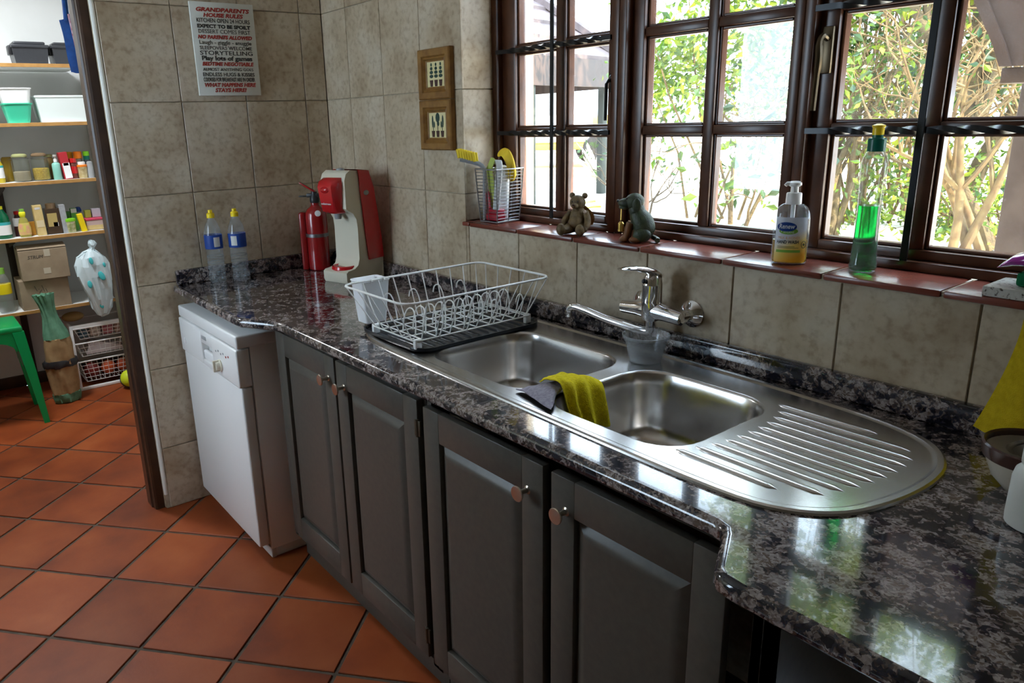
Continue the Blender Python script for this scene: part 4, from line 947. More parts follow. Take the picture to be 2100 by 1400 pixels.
# second shelf
for nm, lab, z0, h, w0, w1, mt in (('plastic_tub', 'green translucent plastic tub carrying a white tub', 0, .100, .050, .066, P('green_tub', (.05, .50, .30), .35)), ('plastic_tub', 'white plastic tub stacked on the green tub', .1005, .075, .062, .072, WHITEPL)):
    o = thing(nm, lab, 'tub', (-1.83, -.893, zs(2)+z0)); 
    part('body', lambda bm: loft(bm, [[(p[0], p[1], z) for p in rrect(-w_, -w_, w_, w_, .02, 4)] for w_, z in ((w0, 0), (w1, h*.92), (w1+.004, h*.93), (w1+.004, h), (w1-.004, h), (w0-.004, .004))]), mt, o)
    part('rim', lambda bm: tube(bm, [(p[0], p[1], h*.97) for p in rrect(-w1-.003, -w1-.003, w1+.003, w1+.003, .022, 4)], .003, 6, closed=True), mt, o)
o = thing('storage_tub', 'large milky white storage tub beside the green tub', 'tub', (-1.86, -.68, zs(2)))
part('body', lambda bm: loft(bm, [[(u*.09*s, v*.125*s, z) for u, v in ((-1, -1), (1, -1), (1, 1), (-1, 1))] for s, z in ((.88, 0), (1, .125))]), P('milky_tub', (.70, .76, .74), .5), o)
part('lid', lambda bm: box(bm, (-.094, -.129, .1255), (.094, .129, .138), .004), P0('milky_tub', ()), o)
# third shelf
def kilner(y, label, fill, fillmat, lid):
    o = thing('storage_jar', label, 'jar', (-1.82, y, zs(3)), 0, 'clip-top jars on the pantry shelf')
    part('glass', lambda bm: lathe(bm, [(.036, 0), (.042, .004), (.043, .012), (.043, .100), (.040, .116), (.034, .123), (.034, .128)], 24), JARGLASS, o, ang=60)
    part('filling', lambda bm: lathe(bm, [(.034, .004), (.040, .008), (.0405, fill), (.030, fill+.003), (.002, fill+.001)], 24), fillmat, o, ang=60)
    li = part('lid', lambda bm: lathe(bm, [(.037, .129), (.0385, .131), (.038, .138), (.030, .145), (.010, .147)], 24), lid, o)
    part('clip_wire', lambda bm: tube(bm, [(.044*math.cos(a_), .044*math.sin(a_), .120) for a_ in [2*PI*k/20 for k in range(20)]], .0016, 6, closed=True), STEELWIRE, li)
kilner(-.925, 'glass clip-top jar with pale oats and green-gold lid', .052, P('oats', (.42, .34, .24), .9, bump=(300, 1, .004)), P0('gold_lid', (.35, .36, .16), .35))
kilner(-.832, 'glass clip-top jar of yellow pasta with bronze lid', .064, P('pasta', (.75, .50, .04), .6, noise=(120, (.50, .30, .02)), bump=(160, 1, .006)), P0('bronze_lid', (.20, .13, .07), .35))
pot('oil_bottle', 'yellow oil bottle with white and green label', 'bottle', 3, -1.035, [(.026, 0), (.028, .01), (.028, .095), (.014, .125), (.012, .145)], P('oil', (.55, .42, .03), .2), extra=[('label_band', [(.0284, .025), (.0286, .026), (.0286, .078), (.0284, .079)], WHITEPL), ('label_stripe', [(.0288, .079), (.0288, .09)], TEAL)])
pot('amber_jar', 'amber glass jar squeezed behind the jar of oats', 'jar', 3, -.975, [(.026, 0), (.028, .01), (.028, .12), (.02, .13)], P('amber_glass', (.30, .19, .02), .2), x=-1.92)
o = pot('lotion_bottle', 'mint green pump bottle beside the pasta jar', 'bottle', 3, -.757, [(.020, 0), (.022, .004), (.022, .082), (.018, .088), (.008, .092), (.008, .103)], P('mint_plastic', (.25, .55, .46), .35), x=-1.80, extra=[('collar', [(.0095, .094), (.0095, .110)], WHITEPL), ('pump_head', [(.004, .110), (.004, .122), (.010, .124), (.010, .132), (.004, .134)], P0('steel_cap', (.5, .5, .45), .3))])
pot('spice_jar', 'brown-filled jar with dull metal lid behind the mint bottle', 'jar', 3, -.775, [(.022, 0), (.023, .01), (.023, .112), (.018, .118)], P('spice_brown', (.28, .18, .05), .5), x=-1.90, extra=[('lid', [(.022, .119), (.022, .134), (.015, .136)], P0('gold_lid', ()))])
carton('food_box', 'red and white carton leaning beside the mint bottle', 3, -.706, .042, .145, .06, P('carton_red', (.45, .02, .03), .5), x=-1.81, tilt=math.radians(5), extra=[('label_panel', (-.75, .95, .03, .60), INKWHITE), ('label_spot', (-.5, .7, .50, .62), P0('pink_print', (.6, .25, .25)))])
pot('spice_jar', 'small spice jar with red cap and red label', 'jar', 3, -.672, [(.017, 0), (.0185, .006), (.0185, .078), (.014, .086)], P('paprika', (.14, .03, .02), .3), x=-1.80, extra=[('cap', [(.019, .086), (.019, .108), (.012, .110)], REDPL), ('label_band', [(.0190, .028), (.0190, .066)], REDPL)])
pot('spice_shaker', 'spice shaker with bright orange cap above the white tub', 'jar', 3, -.628, [(.021, 0), (.021, .10), (.019, .105)], P('shaker_glass', (.16, .13, .10), .2), x=-1.88, extra=[('cap', [(.0225, .105), (.0225, .142), (.015, .144)], P('orange_cap', (.80, .20, .01), .4))])
pot('spice_shaker', 'spice shaker with amber cap behind the orange capped one', 'jar', 3, -.662, [(.019, 0), (.019, .10), (.017, .105)], P0('shaker_glass', ()), x=-1.93, extra=[('cap', [(.019, .105), (.019, .14), (.012, .142)], P('amber_cap', (.75, .34, .01), .4))])
pot('margarine_pot', 'cream pot with orange rim and printed sides', 'pot', 3, -.630, [(.022, 0), (.024, .003), (.0265, .060), (.0285, .062), (.0285, .070), (.022, .072)], P('cream_pot', (.80, .68, .40), .4, noise=(60, (.55, .40, .16))), x=-1.80, extra=[('rim', [(.0288, .061), (.0292, .070), (.024, .073)], P0('orange_cap', ())), ('lid', [(.020, .073), (.020, .088), (.014, .089)], WHITEPL)])
pot('spice_jar', 'dark spice jar with lime green cap at the shelf end', 'jar', 3, -.585, [(.018, 0), (.018, .09), (.015, .10)], P('dark_jar', (.05, .06, .07), .25), x=-1.87, extra=[('collar', [(.016, .095), (.016, .118)], P0('teal_cap', ())), ('cap', [(.017, .118), (.017, .142), (.010, .143)], P('lime_cap', (.22, .62, .02), .4))])
pot('pepper_grinder', 'grey plastic grinder at the right end of the shelf', 'jar', 3, -.590, [(.016, 0), (.017, .05), (.015, .055), (.015, .085), (.008, .09)], GREYPL, x=-1.79)
# fourth shelf
pot('juice_bottle', 'dark green juice bottle with lemon label and yellow cap', 'bottle', 4, -1.062, [(.036, 0), (.038, .006), (.038, .095), (.033, .12), (.016, .150), (.013, .158)], P('green_pet', (.0, .10, .04), .2), extra=[('label_band', [(.0384, .020), (.0386, .021), (.0386, .072)], WHITEPL), ('label_stripe', [(.0386, .072), (.0386, .088)], TEAL), ('cap', [(.0145, .156), (.0145, .172), (.008, .173)], P('lemon_cap', (.75, .72, .02), .4))])
pot('sauce_bottle', 'dark sauce bottle with red cap and pale round label', 'bottle', 4, -.985, [(.022, 0), (.023, .01), (.023, .08), (.012, .11), (.010, .12)], P('dark_sauce', (.04, .012, .012), .2), x=-1.86, extra=[('label_band', [(.0235, .055), (.0235, .095), (.019, .099)], P0('pale_label', (.62, .60, .58))), ('cap', [(.0125, .118), (.0125, .136), (.008, .137)], REDPL)])
pot('dressing_bottle', 'salad dressing bottle with green cap and bright label', 'bottle', 4, -.965, [(.026, 0), (.028, .006), (.030, .05), (.020, .095), (.011, .108), (.011, .12)], P('dressing', (.34, .30, .06), .2), x=-1.79, sx=.7, extra=[('label_band', [(.0300, .012), (.0312, .048), (.0255, .076)], P('dressing_label', (.62, .60, .10), .5, noise=(50, (.70, .30, .22)))), ('neck_label', [(.0125, .108), (.0165, .118), (.0165, .132), (.0125, .136)], P0('lemon_cap', ())), ('cap', [(.0125, .136), (.0125, .150), (.008, .151)], INKGREEN)])
carton('spice_packet', 'small orange packet tucked beside the tall yellow carton', 4, -.925, .035, .075, .02, P('orange_pack', (.55, .26, .03), .5), x=-1.84)
carton('food_box', 'tall pale yellow carton on the shelf with the bottles', 4, -.885, .044, .165, .05, P('straw_carton', (.66, .50, .22), .6, noise=(30, (.58, .42, .16))), x=-1.80, tilt=math.radians(2), extra=[('label_panel', (-.6, .6, .86, .93), P0('pale_label', ())), ('label_panel', (-.8, .8, .28, .50), P0('pale_gold', (.70, .58, .36)))])
o = carton('coffee_jar', 'square brown coffee jar with gold lid and beige label', 4, -.818, .074, .140, .07, P('coffee', (.055, .032, .018), .2), x=-1.82, cat='jar', extra=[('label_panel', (-.8, .5, .30, .82), P0('tan_label', (.45, .34, .12))), ('label_code', (-.1, .55, .30, .46), INKWHITE)])
part('lid', lambda bm: [lathe(bm, [(.026, .139), (.026, .166), (.018, .168)], 18)], P0('bronze_lid', ()), o)
carton('food_box', 'narrow silver-grey carton beside the coffee jar', 4, -.764, .030, .158, .05, P('silver_carton', (.40, .42, .44), .4, noise=(40, (.30, .31, .33))), x=-1.80, tilt=math.radians(2))
carton('stock_box', 'small dark green carton behind the green rimmed pot', 4, -.735, .030, .110, .03, P('herb_green', (.04, .16, .03), .5), x=-1.87, extra=[('label_panel', (-.8, .8, .1, .45), P0('coffee', ()))])
carton('stock_box', 'mid green carton with pale top behind the yellow carton', 4, -.700, .032, .125, .03, P('leaf_green', (.10, .34, .06), .5), x=-1.87, extra=[('label_panel', (-.9, .9, .80, .99), P0('pale_label', ()))])
pot('dip_pot', 'round pot with lime green lid and printed sides', 'pot', 4, -.738, [(.022, 0), (.024, .003), (.027, .062)], P('printed_pot', (.66, .62, .40), .4, noise=(55, (.25, .30, .08))), x=-1.79, extra=[('lid', [(.0285, .062), (.0290, .066), (.0290, .076), (.022, .078)], P0('lime_cap', ()))])
carton('match_box', 'bright yellow carton leaning in front of the pink tub', 4, -.672, .028, .100, .03, P('bright_yellow', (.85, .62, .0), .45), x=-1.785, tilt=math.radians(9))
o = carton('food_tub', 'clear oblong tub with pink lid and beige contents', 4, -.612, .088, .055, .08, P('tub_pink', (.50, .36, .33), .4), x=-1.83, cat='tub', extra=[('contents', (-.95, .95, .05, .5), P0('straw_carton', ()))])
part('lid', lambda bm: box(bm, (-.043, -.046, .055), (.043, .046, .068), .003), P('pink_lid', (.62, .06, .12), .4), o)
carton('tea_box', 'pale lilac carton lying on the pink lidded tub', 4, -.590, .045, .048, .05, P('lilac', (.48, .43, .50), .6), x=-1.84, zo=.0690)
carton('tea_box', 'olive carton lying on the pink lidded tub', 4, -.634, .030, .042, .05, P('olive', (.30, .30, .04), .6), x=-1.84, zo=.0690)
pot('spray_bottle', 'thin clear bottle with dark blue cap behind the tubs', 'bottle', 4, -.668, [(.012, 0), (.013, .09), (.009, .10)], CLEARPET, x=-1.90, extra=[('cap', [(.016, .10), (.017, .112), (.012, .126), (.004, .128)], INKBLUE)])
# lowest shelf: cardboard boxes, bag, bottle
o = thing('cardboard_box', 'brown cardboard box at the bottom of the pair', 'box', (-1.86, -.925, zs(5)))
part('body', lambda bm: box(bm, (-.10, -.122, 0), (.10, .122, .165), .002, 1), CARD, o)
part('handwriting', lambda bm: [tube(bm, [(.1008, -.05+.012*k+.006*math.sin(k*2.1), .13-.02*(k % 3)), (.1008, -.04+.012*k, .10+.012*math.sin(k*1.3))], .0011, 4) for k in range(5)], INKBLACK, o)
o = thing('cardboard_box', 'brown cardboard box with handwriting stacked on another box', 'box', (-1.845, -.905, zs(5)+.1655), -.03)
part('body', lambda bm: box(bm, (-.10, -.118, 0), (.11, .118, .165), .002, 1), CARD, o)
part('flap', lambda bm: box(bm, (-.10, -.118, 0), (.0, .118, .003), .001, 1, T(.109, 0, .169) @ Matrix.Rotation(math.radians(8), 4, 'Y')), CARD, o)
part('sticky_tape', lambda bm: [box(bm, (.1105, .005, .125), (.1112, .035, .165)), box(bm, (.1105, -.01, .03), (.1112, .025, .062))], P0('tape', (.50, .44, .34), .15), o)
textmesh('STRUM', .026, INKBLACK, o, T(.1108, -.04, .118) @ Matrix(((0, 0, 1, 0), (1, 0, 0, 0), (0, 1, 0, 0), (0, 0, 0, 1))), name='handwriting', ext=.0002, width=.075, shear=.2)
pot('squash_bottle', 'clear bottle with green cap and yellow label by the boxes', 'bottle', 5, -1.118, [(.034, 0), (.038, .008), (.038, .15), (.030, .19), (.016, .22)], CLEARPET, x=-1.80, extra=[('label_band', [(.0386, .105), (.0388, .106), (.0388, .160)], YELLOWPL), ('cap', [(.020, .215), (.020, .245), (.012, .247)], INKGREEN)])
o = thing('carrier_bag', 'knotted white and teal plastic carrier bag hanging over the lowest shelf', 'bag', (-1.688, -.672, .45))
R_ = random.Random(4)
def bagm(bm):
    rings = []
    prof = [(.004, 0), (.028, .012), (.048, .05), (.062, .10), (.078, .17), (.086, .24), (.082, .30), (.066, .345), (.040, .372), (.016, .385), (.012, .395), (.022, .415), (.016, .43), (.004, .436)]
    for j, (r_, z) in enumerate(prof):
        jt = lambda: R_.uniform(-.0045, .0045)*(1 if 2 < j < 10 else .2)
        rings.append([(jt()+r_*(1+.14*math.sin(5*a_+j*.9)+.09*math.sin(11*a_+j*1.7))*math.cos(a_)*.6, r_*(1+.12*math.sin(4*a_+j*1.3)+.07*math.sin(9*a_+j*2.3))*math.sin(a_)+.010*math.sin(j*.7), z+.006*math.sin(3*a_+j)) for a_ in [2*PI*k/36 for k in range(36)]])
    loft(bm, rings)
part('bag_body', bagm, BAG, o, ang=22)
for yy, z, s, rr_ in ((-.02, .33, .02, .5), (.022, .24, .028, 1.2), (-.045, .20, .022, .2), (.0, .07, .02, 1), (.045, .30, .014, .4)):
    k_ = .058 if z > .15 else .03
    part('print_patch', lambda bm: ell(bm, (k_*.96*math.cos(yy/.1), yy, z), (.006, s*.55, s), .3*rr_, -.15), TEAL, o)
# ---- on the pantry floor
o = thing('paper_sack', 'tall brown and green paper charcoal sack twisted shut', 'sack', (-1.66, -.925, 0), .1)
R6 = random.Random(6)
def sackring(r_, z, j, wx=.62, off=0, pl=0): return [(r_*wx*(1+.09*math.sin(5*a_+j*1.3)+.05*math.sin(9*a_+j*2.1)+pl*math.sin(12*a_+j*.35))*math.cos(a_)+R6.uniform(-.003, .003), off+r_*(1+.05*math.sin(4*a_+j*.9)+pl*math.sin(12*a_+j*.35))*math.sin(a_), z+R6.uniform(-.004, .004)*(1 if z > .01 else 0)) for a_ in [2*PI*k/48 for k in range(48)]]
part('body', lambda bm: loft(bm, [sackring(r_, z, j, off=o_) for j, (r_, z, o_) in enumerate(((.070, .055, 0), (.074, .10, 0), (.076, .16, -.002), (.080, .22, -.004), (.078, .225, -.004), (.074, .27, -.002), (.077, .33, 0), (.068, .375, 0)))]), PAPER, o, ang=50)
part('bottom_band', lambda bm: loft(bm, [sackring(r_, z, j, off=o_) for j, (r_, z, o_) in enumerate(((.055, 0, .002), (.066, .006, .002), (.071, .03, .001), (.0712, .056, 0)))]), GREENPAPER, o, ang=50)
part('strap', lambda bm: loft(bm, [sackring(r_, z, 3, off=-.004) for r_, z in ((.084, .212), (.088, .222), (.088, .245), (.083, .252))]), BLACK, o)
part('twisted_top', lambda bm: loft(bm, [[(p[0]+0, p[1], p[2]) for p in sackring(r_, z, j, .62, o_, min(.16, .04*j))] for j, (r_, z, o_) in enumerate(((.0685, .374, 0), (.060, .41, -.004), (.046, .455, -.010), (.036, .50, -.014), (.034, .54, -.018), (.038, .575, -.022), (.046, .605, -.026), (.052, .628, -.03), (.034, .612, -.03)))]), GREENPAPER, o, ang=50)
o = thing('drawer_unit', 'white framed unit with three wire basket drawers of groceries', 'storage unit', (-1.80, -.665, 0))
part('frame', lambda bm: [box(bm, (-.01, s*.165-.008, .0), (.012, s*.165+.008, .395), .003) for s in (-1, 1)]+[box(bm, (-.30, s*.165-.008, .0), (-.28, s*.165+.008, .395), .003) for s in (-1, 1)]
     + [box(bm, (-.29, s*.165-.008, z), (0, s*.165+.008, z+.016), .003) for s in (-1, 1) for z in (0, .379)]+[box(bm, (-.01, -.165, z), (.012, .165, z+.018), .003) for z in (0, .377)], WHITEPL, o)
def drawer(z0, z1):
    d = part('basket', lambda bm: [tube(bm, [(.014, -.155, z1), (.014, .155, z1), (-.28, .155, z1), (-.28, -.155, z1)], .0042, 6, closed=True), tube(bm, [(-.01, -.125, z0), (-.01, .13, z0), (-.26, .13, z0), (-.26, -.125, z0)], .002, 6, closed=True)], WHITEPL, o)
    def grid(bm):
        n = 10
        for k in range(n+1):
            t = k/n; tube(bm, [(.014, -.150+.30*t, z1), (-.01, -.122+.25*t, z0), (-.26, -.122+.25*t, z0)], .0016, 5)
        m_ = max(2, int((z1-z0)/.022))
        for k in range(1, m_):
            t = k/m_; tube(bm, [(-.01+.024*t, -.125-.028*t, z0+(z1-z0)*t), (-.01+.024*t, .13+.023*t, z0+(z1-z0)*t)], .0016, 5); tube(bm, [(-.01+.024*t, -.125-.028*t, z0+(z1-z0)*t), (-.27, -.125-.028*t, z0+(z1-z0)*t)], .0016, 5)
    part('wire_mesh', grid, WHITEPL, d)
drawer(.045, .175); drawer(.20, .285); drawer(.305, .375)
for i, (y_, x_, z_, s_) in enumerate(((-.745, -1.862, .098, .046), (-.655, -1.858, .098, .043), (-.572, -1.862, .098, .040))):
    v = part('orange_net_bag', lambda bm: ell(bm, (0, 0, 0), (s_*.9, s_, s_), .3*i, .2, .4*i), P0('orange_net', (.55, .09, .02), .5) if i else P0('dark_red_net', (.20, .02, .015), .5)); v.location = (x_, y_, z_)
    tag(v, ['dark red bag of produce in the bottom wire drawer', 'round orange bag of produce in the bottom wire drawer', 'deep orange bag of produce by the bottom drawer end'][i], 'produce', 'produce in the bottom drawer')
for i, (y_, w_, c) in enumerate(((-.765, .05, (.03, .09, .13)), (-.70, .06, (.42, .38, .34)), (-.63, .06, (.34, .10, .12)), (-.57, .05, (.30, .20, .16)))):
    v = part('grocery_packet', lambda bm: box(bm, (-.04, -w_/2, 0), (.04, w_/2, .058), .008, 2), P('packet_%d' % i, c, .35, noise=(60, tuple(min(1, q_*1.8+.05) for q_ in c)))); v.location = (-1.86, y_, .308)
    tag(v, ['dark blue', 'pale grey', 'dull red', 'brown'][i]+' grocery packet in the top wire drawer', 'packet', 'packets in the top drawer')
v = part('paper_parcel', lambda bm: prism(bm, [(-.10, 0), (.11, 0), (.09, .03), (-.06, .075), (-.08, .06)], -.05, .05, lambda u, v_, h: (h, u, v_)), P('silver_paper', (.52, .46, .46), .4)); v.location = (-1.87, -.665, .205); tag(v, 'pale folded paper parcel in the middle wire drawer', 'parcel')
bl_ = part('ball', lambda bm: [sphere(bm, (0, 0, 0), .055, u=20, v=14)], P('neon_yellow', (.60, .72, .02), .5)); bl_.location = (-1.66, -.585, .15); tag(bl_, 'neon yellow ball at the corner of the drawer unit', 'ball')
part('stripe', lambda bm: lathe(bm, [(.0545, -.01), (.0556, -.004), (.0556, .008), (.0545, .014)], 20, caps=False, M=Matrix.Rotation(1.0, 4, 'Y')), P0('dark_blue_band', (.03, .06, .10)), bl_)
bl_.location.z = .0551
v = part('melon', lambda bm: ell(bm, (0, 0, 0), (.05, .06, .028)), P('melon_skin', (.50, .32, .12), .7)); v.location = (-1.92, -.79, .424); tag(v, 'round tan squash on top of the wire drawer unit', 'vegetable')
# green stool
o = thing('plastic_stool', 'green moulded plastic stool with splayed legs', 'stool', (-1.555, -1.268, 0))
part('seat', lambda bm: [box(bm, (-.15, -.165, .495), (.15, .165, .53), .012, 3)], CHAIRGREEN, o)
for sx_ in (-1, 1):
    for sy_ in (-1, 1):
        part('leg', lambda bm: loft(bm, [[(sx_*(a0+dx), sy_*(c0+dy), z) for dx, dy in ((-.012*k_, -.024*k_), (.012*k_, -.024*k_), (.012*k_, .024*k_), (-.012*k_, .024*k_))] for a0, c0, z, k_ in ((.175, .192, 0, .55), (.155, .168, .28, .9), (.138, .143, .50, 1.1))]), CHAIRGREEN, o)
for s in (-1, 1):
    part('apron', lambda bm: prism(bm, [(-.13, .50), (.13, .50), (.14, .40)]+[(.14*math.cos(a_)*.85, .40+.06*math.sin(a_)) for a_ in [PI*k/8 for k in range(9)]]+[(-.14, .40)], s*.140, s*.146, lambda u, v_, h: (h, u, v_)), CHAIRGREEN, o)
    part('apron', lambda bm: prism(bm, [(-.12, .50), (.12, .50), (.12, .30), (-.12, .30)], s*.140, s*.146, lambda u, v_, h: (u, h, v_)), CHAIRGREEN, o)
# blue apron on the pantry side wall
o = thing('apron', 'blue cloth bag with patterned trim hanging behind the door jamb', 'bag', (-.20, -.83, 1.68))
part('cloth', lambda bm: sheet(bm, [[(.0, -.089, .172), (.018, -.06, .178), (.01, .02, .18), (.0, .07, .18)], [(.004, -.084, .12), (.024, -.05, .12), (.012, .02, .12), (.004, .07, .12)], [(.004, -.082, .05), (.022, -.05, .05), (.014, .02, .05), (.004, .07, .05)], [(.0, -.077, .0), (.016, -.05, -.004), (.01, .02, -.004), (.0, .07, 0)]], wob=.001, th=.014, seed=8), BLUECLOTH, o)
part('trim', lambda bm: tube(bm, [(.034, -.056, .19), (.036, -.050, .10), (.034, -.046, .03)], .010, 8), P('red_white_check', (.55, .45, .5), .8, noise=(70, (.35, .03, .06))), o)
for y_ in (-.066, .05):
    part('strap', lambda bm: tube(bm, [(.010, y_, .17), (.008, y_+.004, .25), (.004, y_*.6, .36), (0, 0, .44)], [.010, .009, .009, .008], 8), BLUECLOTH, o)
part('hook', lambda bm: tube(bm, [(.078, 0, .43), (.0, 0, .43), (-.005, 0, .45)], .004, 6), IRON, o)
# ================================================================== LIGHT OF THE PANTRY
# the pantry is lit from its own ceiling, above the frame: shelf tops bright, undersides in shade
pl = bpy.data.lights.new('pantry_ceiling_lamp_offscreen', 'AREA'); pl.shape = 'RECTANGLE'; pl.size, pl.size_y = .5, .3; pl.energy = PANTRY_W; pl.color = (.90, .95, 1)
plo = bpy.data.objects.new('pantry_ceiling_lamp_offscreen', pl); C.objects.link(plo); plo.location = (-1.15, -1.35, 2.49)

# ================================================================== OUTSIDE
ground = struct(boxes('ground', [((-45, .29, .2), (20, 60, .5))], PAVE))
GZ = .5
pth = struct(part('garden_path', lambda bm: prism(bm, [(-8.6, 7.2), (-6.7, 6.0), (-4.8, 9.0), (-6.4, 10.5)], .495, .506, lambda u, v, h: (u, v, h)), EARTH))
pil = struct(part('garden_pillar', lambda bm: box(bm, (-1.85, 2.20, .3), (-1.32, 2.34, 2.9), .006), CREAMWALL))
# neighbouring carport with a hipped shingle roof
cpt = thing('carport', 'carport with hipped brown shingle roof beyond the garden', 'carport', (-5.8, 5.0, GZ))
def G(p): return Vector(p)-Vector((-5.8, 5.0, GZ))
E_ = [Vector(p) for p in ((-2.95, 3.1, 2.10), (-3.75, 6.0, 2.10), (-9.2, 7.0, 2.10), (-8.6, 2.2, 2.10))]; AP = [Vector((-5.2, 4.5, 3.55)), Vector((-6.8, 4.7, 3.55))]
def slope(a, b, ta, tb):
    N = 7
    for k in range(N):
        t0_, t1_ = k/N, (k+1)/N
        p = [a.lerp(ta, t0_), b.lerp(tb, t0_), b.lerp(tb, t1_), a.lerp(ta, t1_)]
        up_ = Vector((0, 0, .045)); dn = Vector((0, 0, .006))
        part('shingle_course', lambda bm: loft(bm, [[G(p[0]), G(p[1]), G(p[2]), G(p[3])], [G(p[0]+up_), G(p[1]+up_), G(p[2]+dn), G(p[3]+dn)]]), SHINGLE, cpt)
slope(E_[0], E_[1], AP[0], AP[0]); slope(E_[1], E_[2], AP[0], AP[1]); slope(E_[3], E_[0], AP[1], AP[0]); slope(E_[2], E_[3], AP[1], AP[1])
part('hip_capping', lambda bm: [tube(bm, [G(E_[1]+Vector((0, 0, .05))), G(AP[0]+Vector((0, 0, .05)))], .07, 6), tube(bm, [G(E_[0]+Vector((0, 0, .05))), G(AP[0]+Vector((0, 0, .05)))], .07, 6)], SHINGLE, cpt)
def fas(bm):
    for a, b in zip(E_, E_[1:]+E_[:1]):
        d = (b-a).normalized(); s = Vector((-d.y, d.x, 0))*.02
        loft(bm, [[G(a+s), G(a-s), G(a-s-Vector((0, 0, .30))), G(a+s-Vector((0, 0, .30)))], [G(b+s), G(b-s), G(b-s-Vector((0, 0, .30))), G(b+s-Vector((0, 0, .30)))]])
part('fascia', fas, FASCIA, cpt)
for x_, y_ in ((-3.27, 4.05), (-3.9, 5.85), (-8.4, 6.6)): part('post', lambda bm: box(bm, (x_-.045+5.8, y_-.045-5, 0), (x_+.045+5.8, y_+.045-5, 1.62), .005), POSTGREY, cpt)
part('back_wall', lambda bm: box(bm, (-3.2, -2.5, 0), (-3.05, 1.7, 1.6)), CREAMWALL, cpt)
tk = thing('pickup_truck', 'white and yellow pickup truck parked beyond the carport', 'vehicle', (-8.7, 9.3, GZ), math.radians(50))
part('cab', lambda bm: prism(bm, [(-.9, .5), (.9, .5), (.9, .95), (.55, 1.0), (.25, 1.55), (-.75, 1.58), (-.9, 1.0)], -.8, .8, lambda u, v, h: (u, h, v)), P('vehicle_white', (.75, .76, .76), .25), tk)
part('side_window', lambda bm: prism(bm, [(-.7, 1.02), (.4, 1.02), (.18, 1.45), (-.65, 1.47)], -.815, -.80, lambda u, v, h: (u, h, v)), P('car_glass', (.25, .28, .30), .1), tk)
part('load_box', lambda bm: box(bm, (-2.6, -.82, .55), (-.95, .82, 1.25), .03), P('vehicle_grey', (.34, .32, .33), .5), tk)
part('chassis', lambda bm: box(bm, (-2.6, -.78, .35), (1.5, .78, .56), .04), P('vehicle_yellow', (.72, .48, .06), .4), tk)
part('bonnet', lambda bm: box(bm, (.88, -.78, .5), (1.55, .78, .98), .06), P0('vehicle_yellow', ()), tk)
for x_ in (-1.9, 1.05):
    for s in (-1, 1): part('wheel', lambda bm: lathe(bm, [(.10, -.1), (.30, -.1), (.34, -.06), (.34, .06), (.30, .1), (.10, .1)], 20, M=T(x_, s*.72, .34) @ Matrix.Rotation(PI/2, 4, 'X')), BLACK, tk)

# foliage helpers
def leaves(name, parent, mt, n, gen, size, seed, long=2.0):
    R = random.Random(seed); V = []; F = []
    for _ in range(n):
        c = Vector(gen(R)); d = Vector((R.gauss(0, 1), R.gauss(0, 1), R.gauss(-.2, .8))).normalized(); s = d.cross(Vector((R.gauss(0, 1), R.gauss(0, 1), R.gauss(0, 1)))).normalized()
        L = size*R.uniform(.6, 1.3); W = L/long*.5; k = len(V); nn = d.cross(s)*W*.35
        V += [c, c+d*L*.4+s*W+nn, c+d*L, c+d*L*.4-s*W+nn]; F += [(k, k+1, k+2), (k, k+2, k+3)]
    me = bpy.data.meshes.new(name); me.from_pydata(V, [], F); me.materials.append(mt)
    o = link(name, me, parent); o['kind'] = 'stuff'; return o
def grow(bm, p, d, L, r, depth, R, tips, spread=.7):
    pts = [Vector(p)]; dd = Vector(d).normalized(); n = 5
    for k in range(n):
        dd = (dd+Vector((R.gauss(0, .12), R.gauss(0, .12), R.gauss(.02, .10)))).normalized(); pts.append(pts[-1]+dd*L/n)
    tube(bm, pts, [r*(1-.45*k/n) for k in range(n+1)], 6 if r > .02 else 5, caps=False)
    tips.append(pts[-1]); tips.append(pts[3])
    if depth:
        for k in range(R.choice((2, 3, 3))):
            q_ = pts[R.choice((3, 4, 5))]; nd = (dd+Vector((R.gauss(0, spread), R.gauss(0, spread), R.gauss(.1, spread*.7)))).normalized()
            grow(bm, q_, nd, L*R.uniform(.55, .8), r*.52, depth-1, R, tips, spread)
def tree(name, label, base, stems, seed, leafmats, nleaf, lsize, group=None, spread=.7, leafspread=.22, cat='tree', bark=None):
    R = random.Random(seed); o = thing(name, label, cat, base, group=group); tips = []
    for k, (p, d, L, r, dep) in enumerate(stems):
        tp_ = []
        part('stem', lambda bm: grow(bm, p, d, L, r, dep, R, tp_, spread), bark or BARK, o, ang=60); tips += tp_
    for k, lm in enumerate(leafmats):
        leaves('foliage', o, lm, nleaf//len(leafmats), lambda R2: tips[R2.randrange(len(tips))]+Vector((R2.gauss(0, leafspread), R2.gauss(0, leafspread), R2.gauss(0, leafspread))), lsize, seed*10+k)
    return o
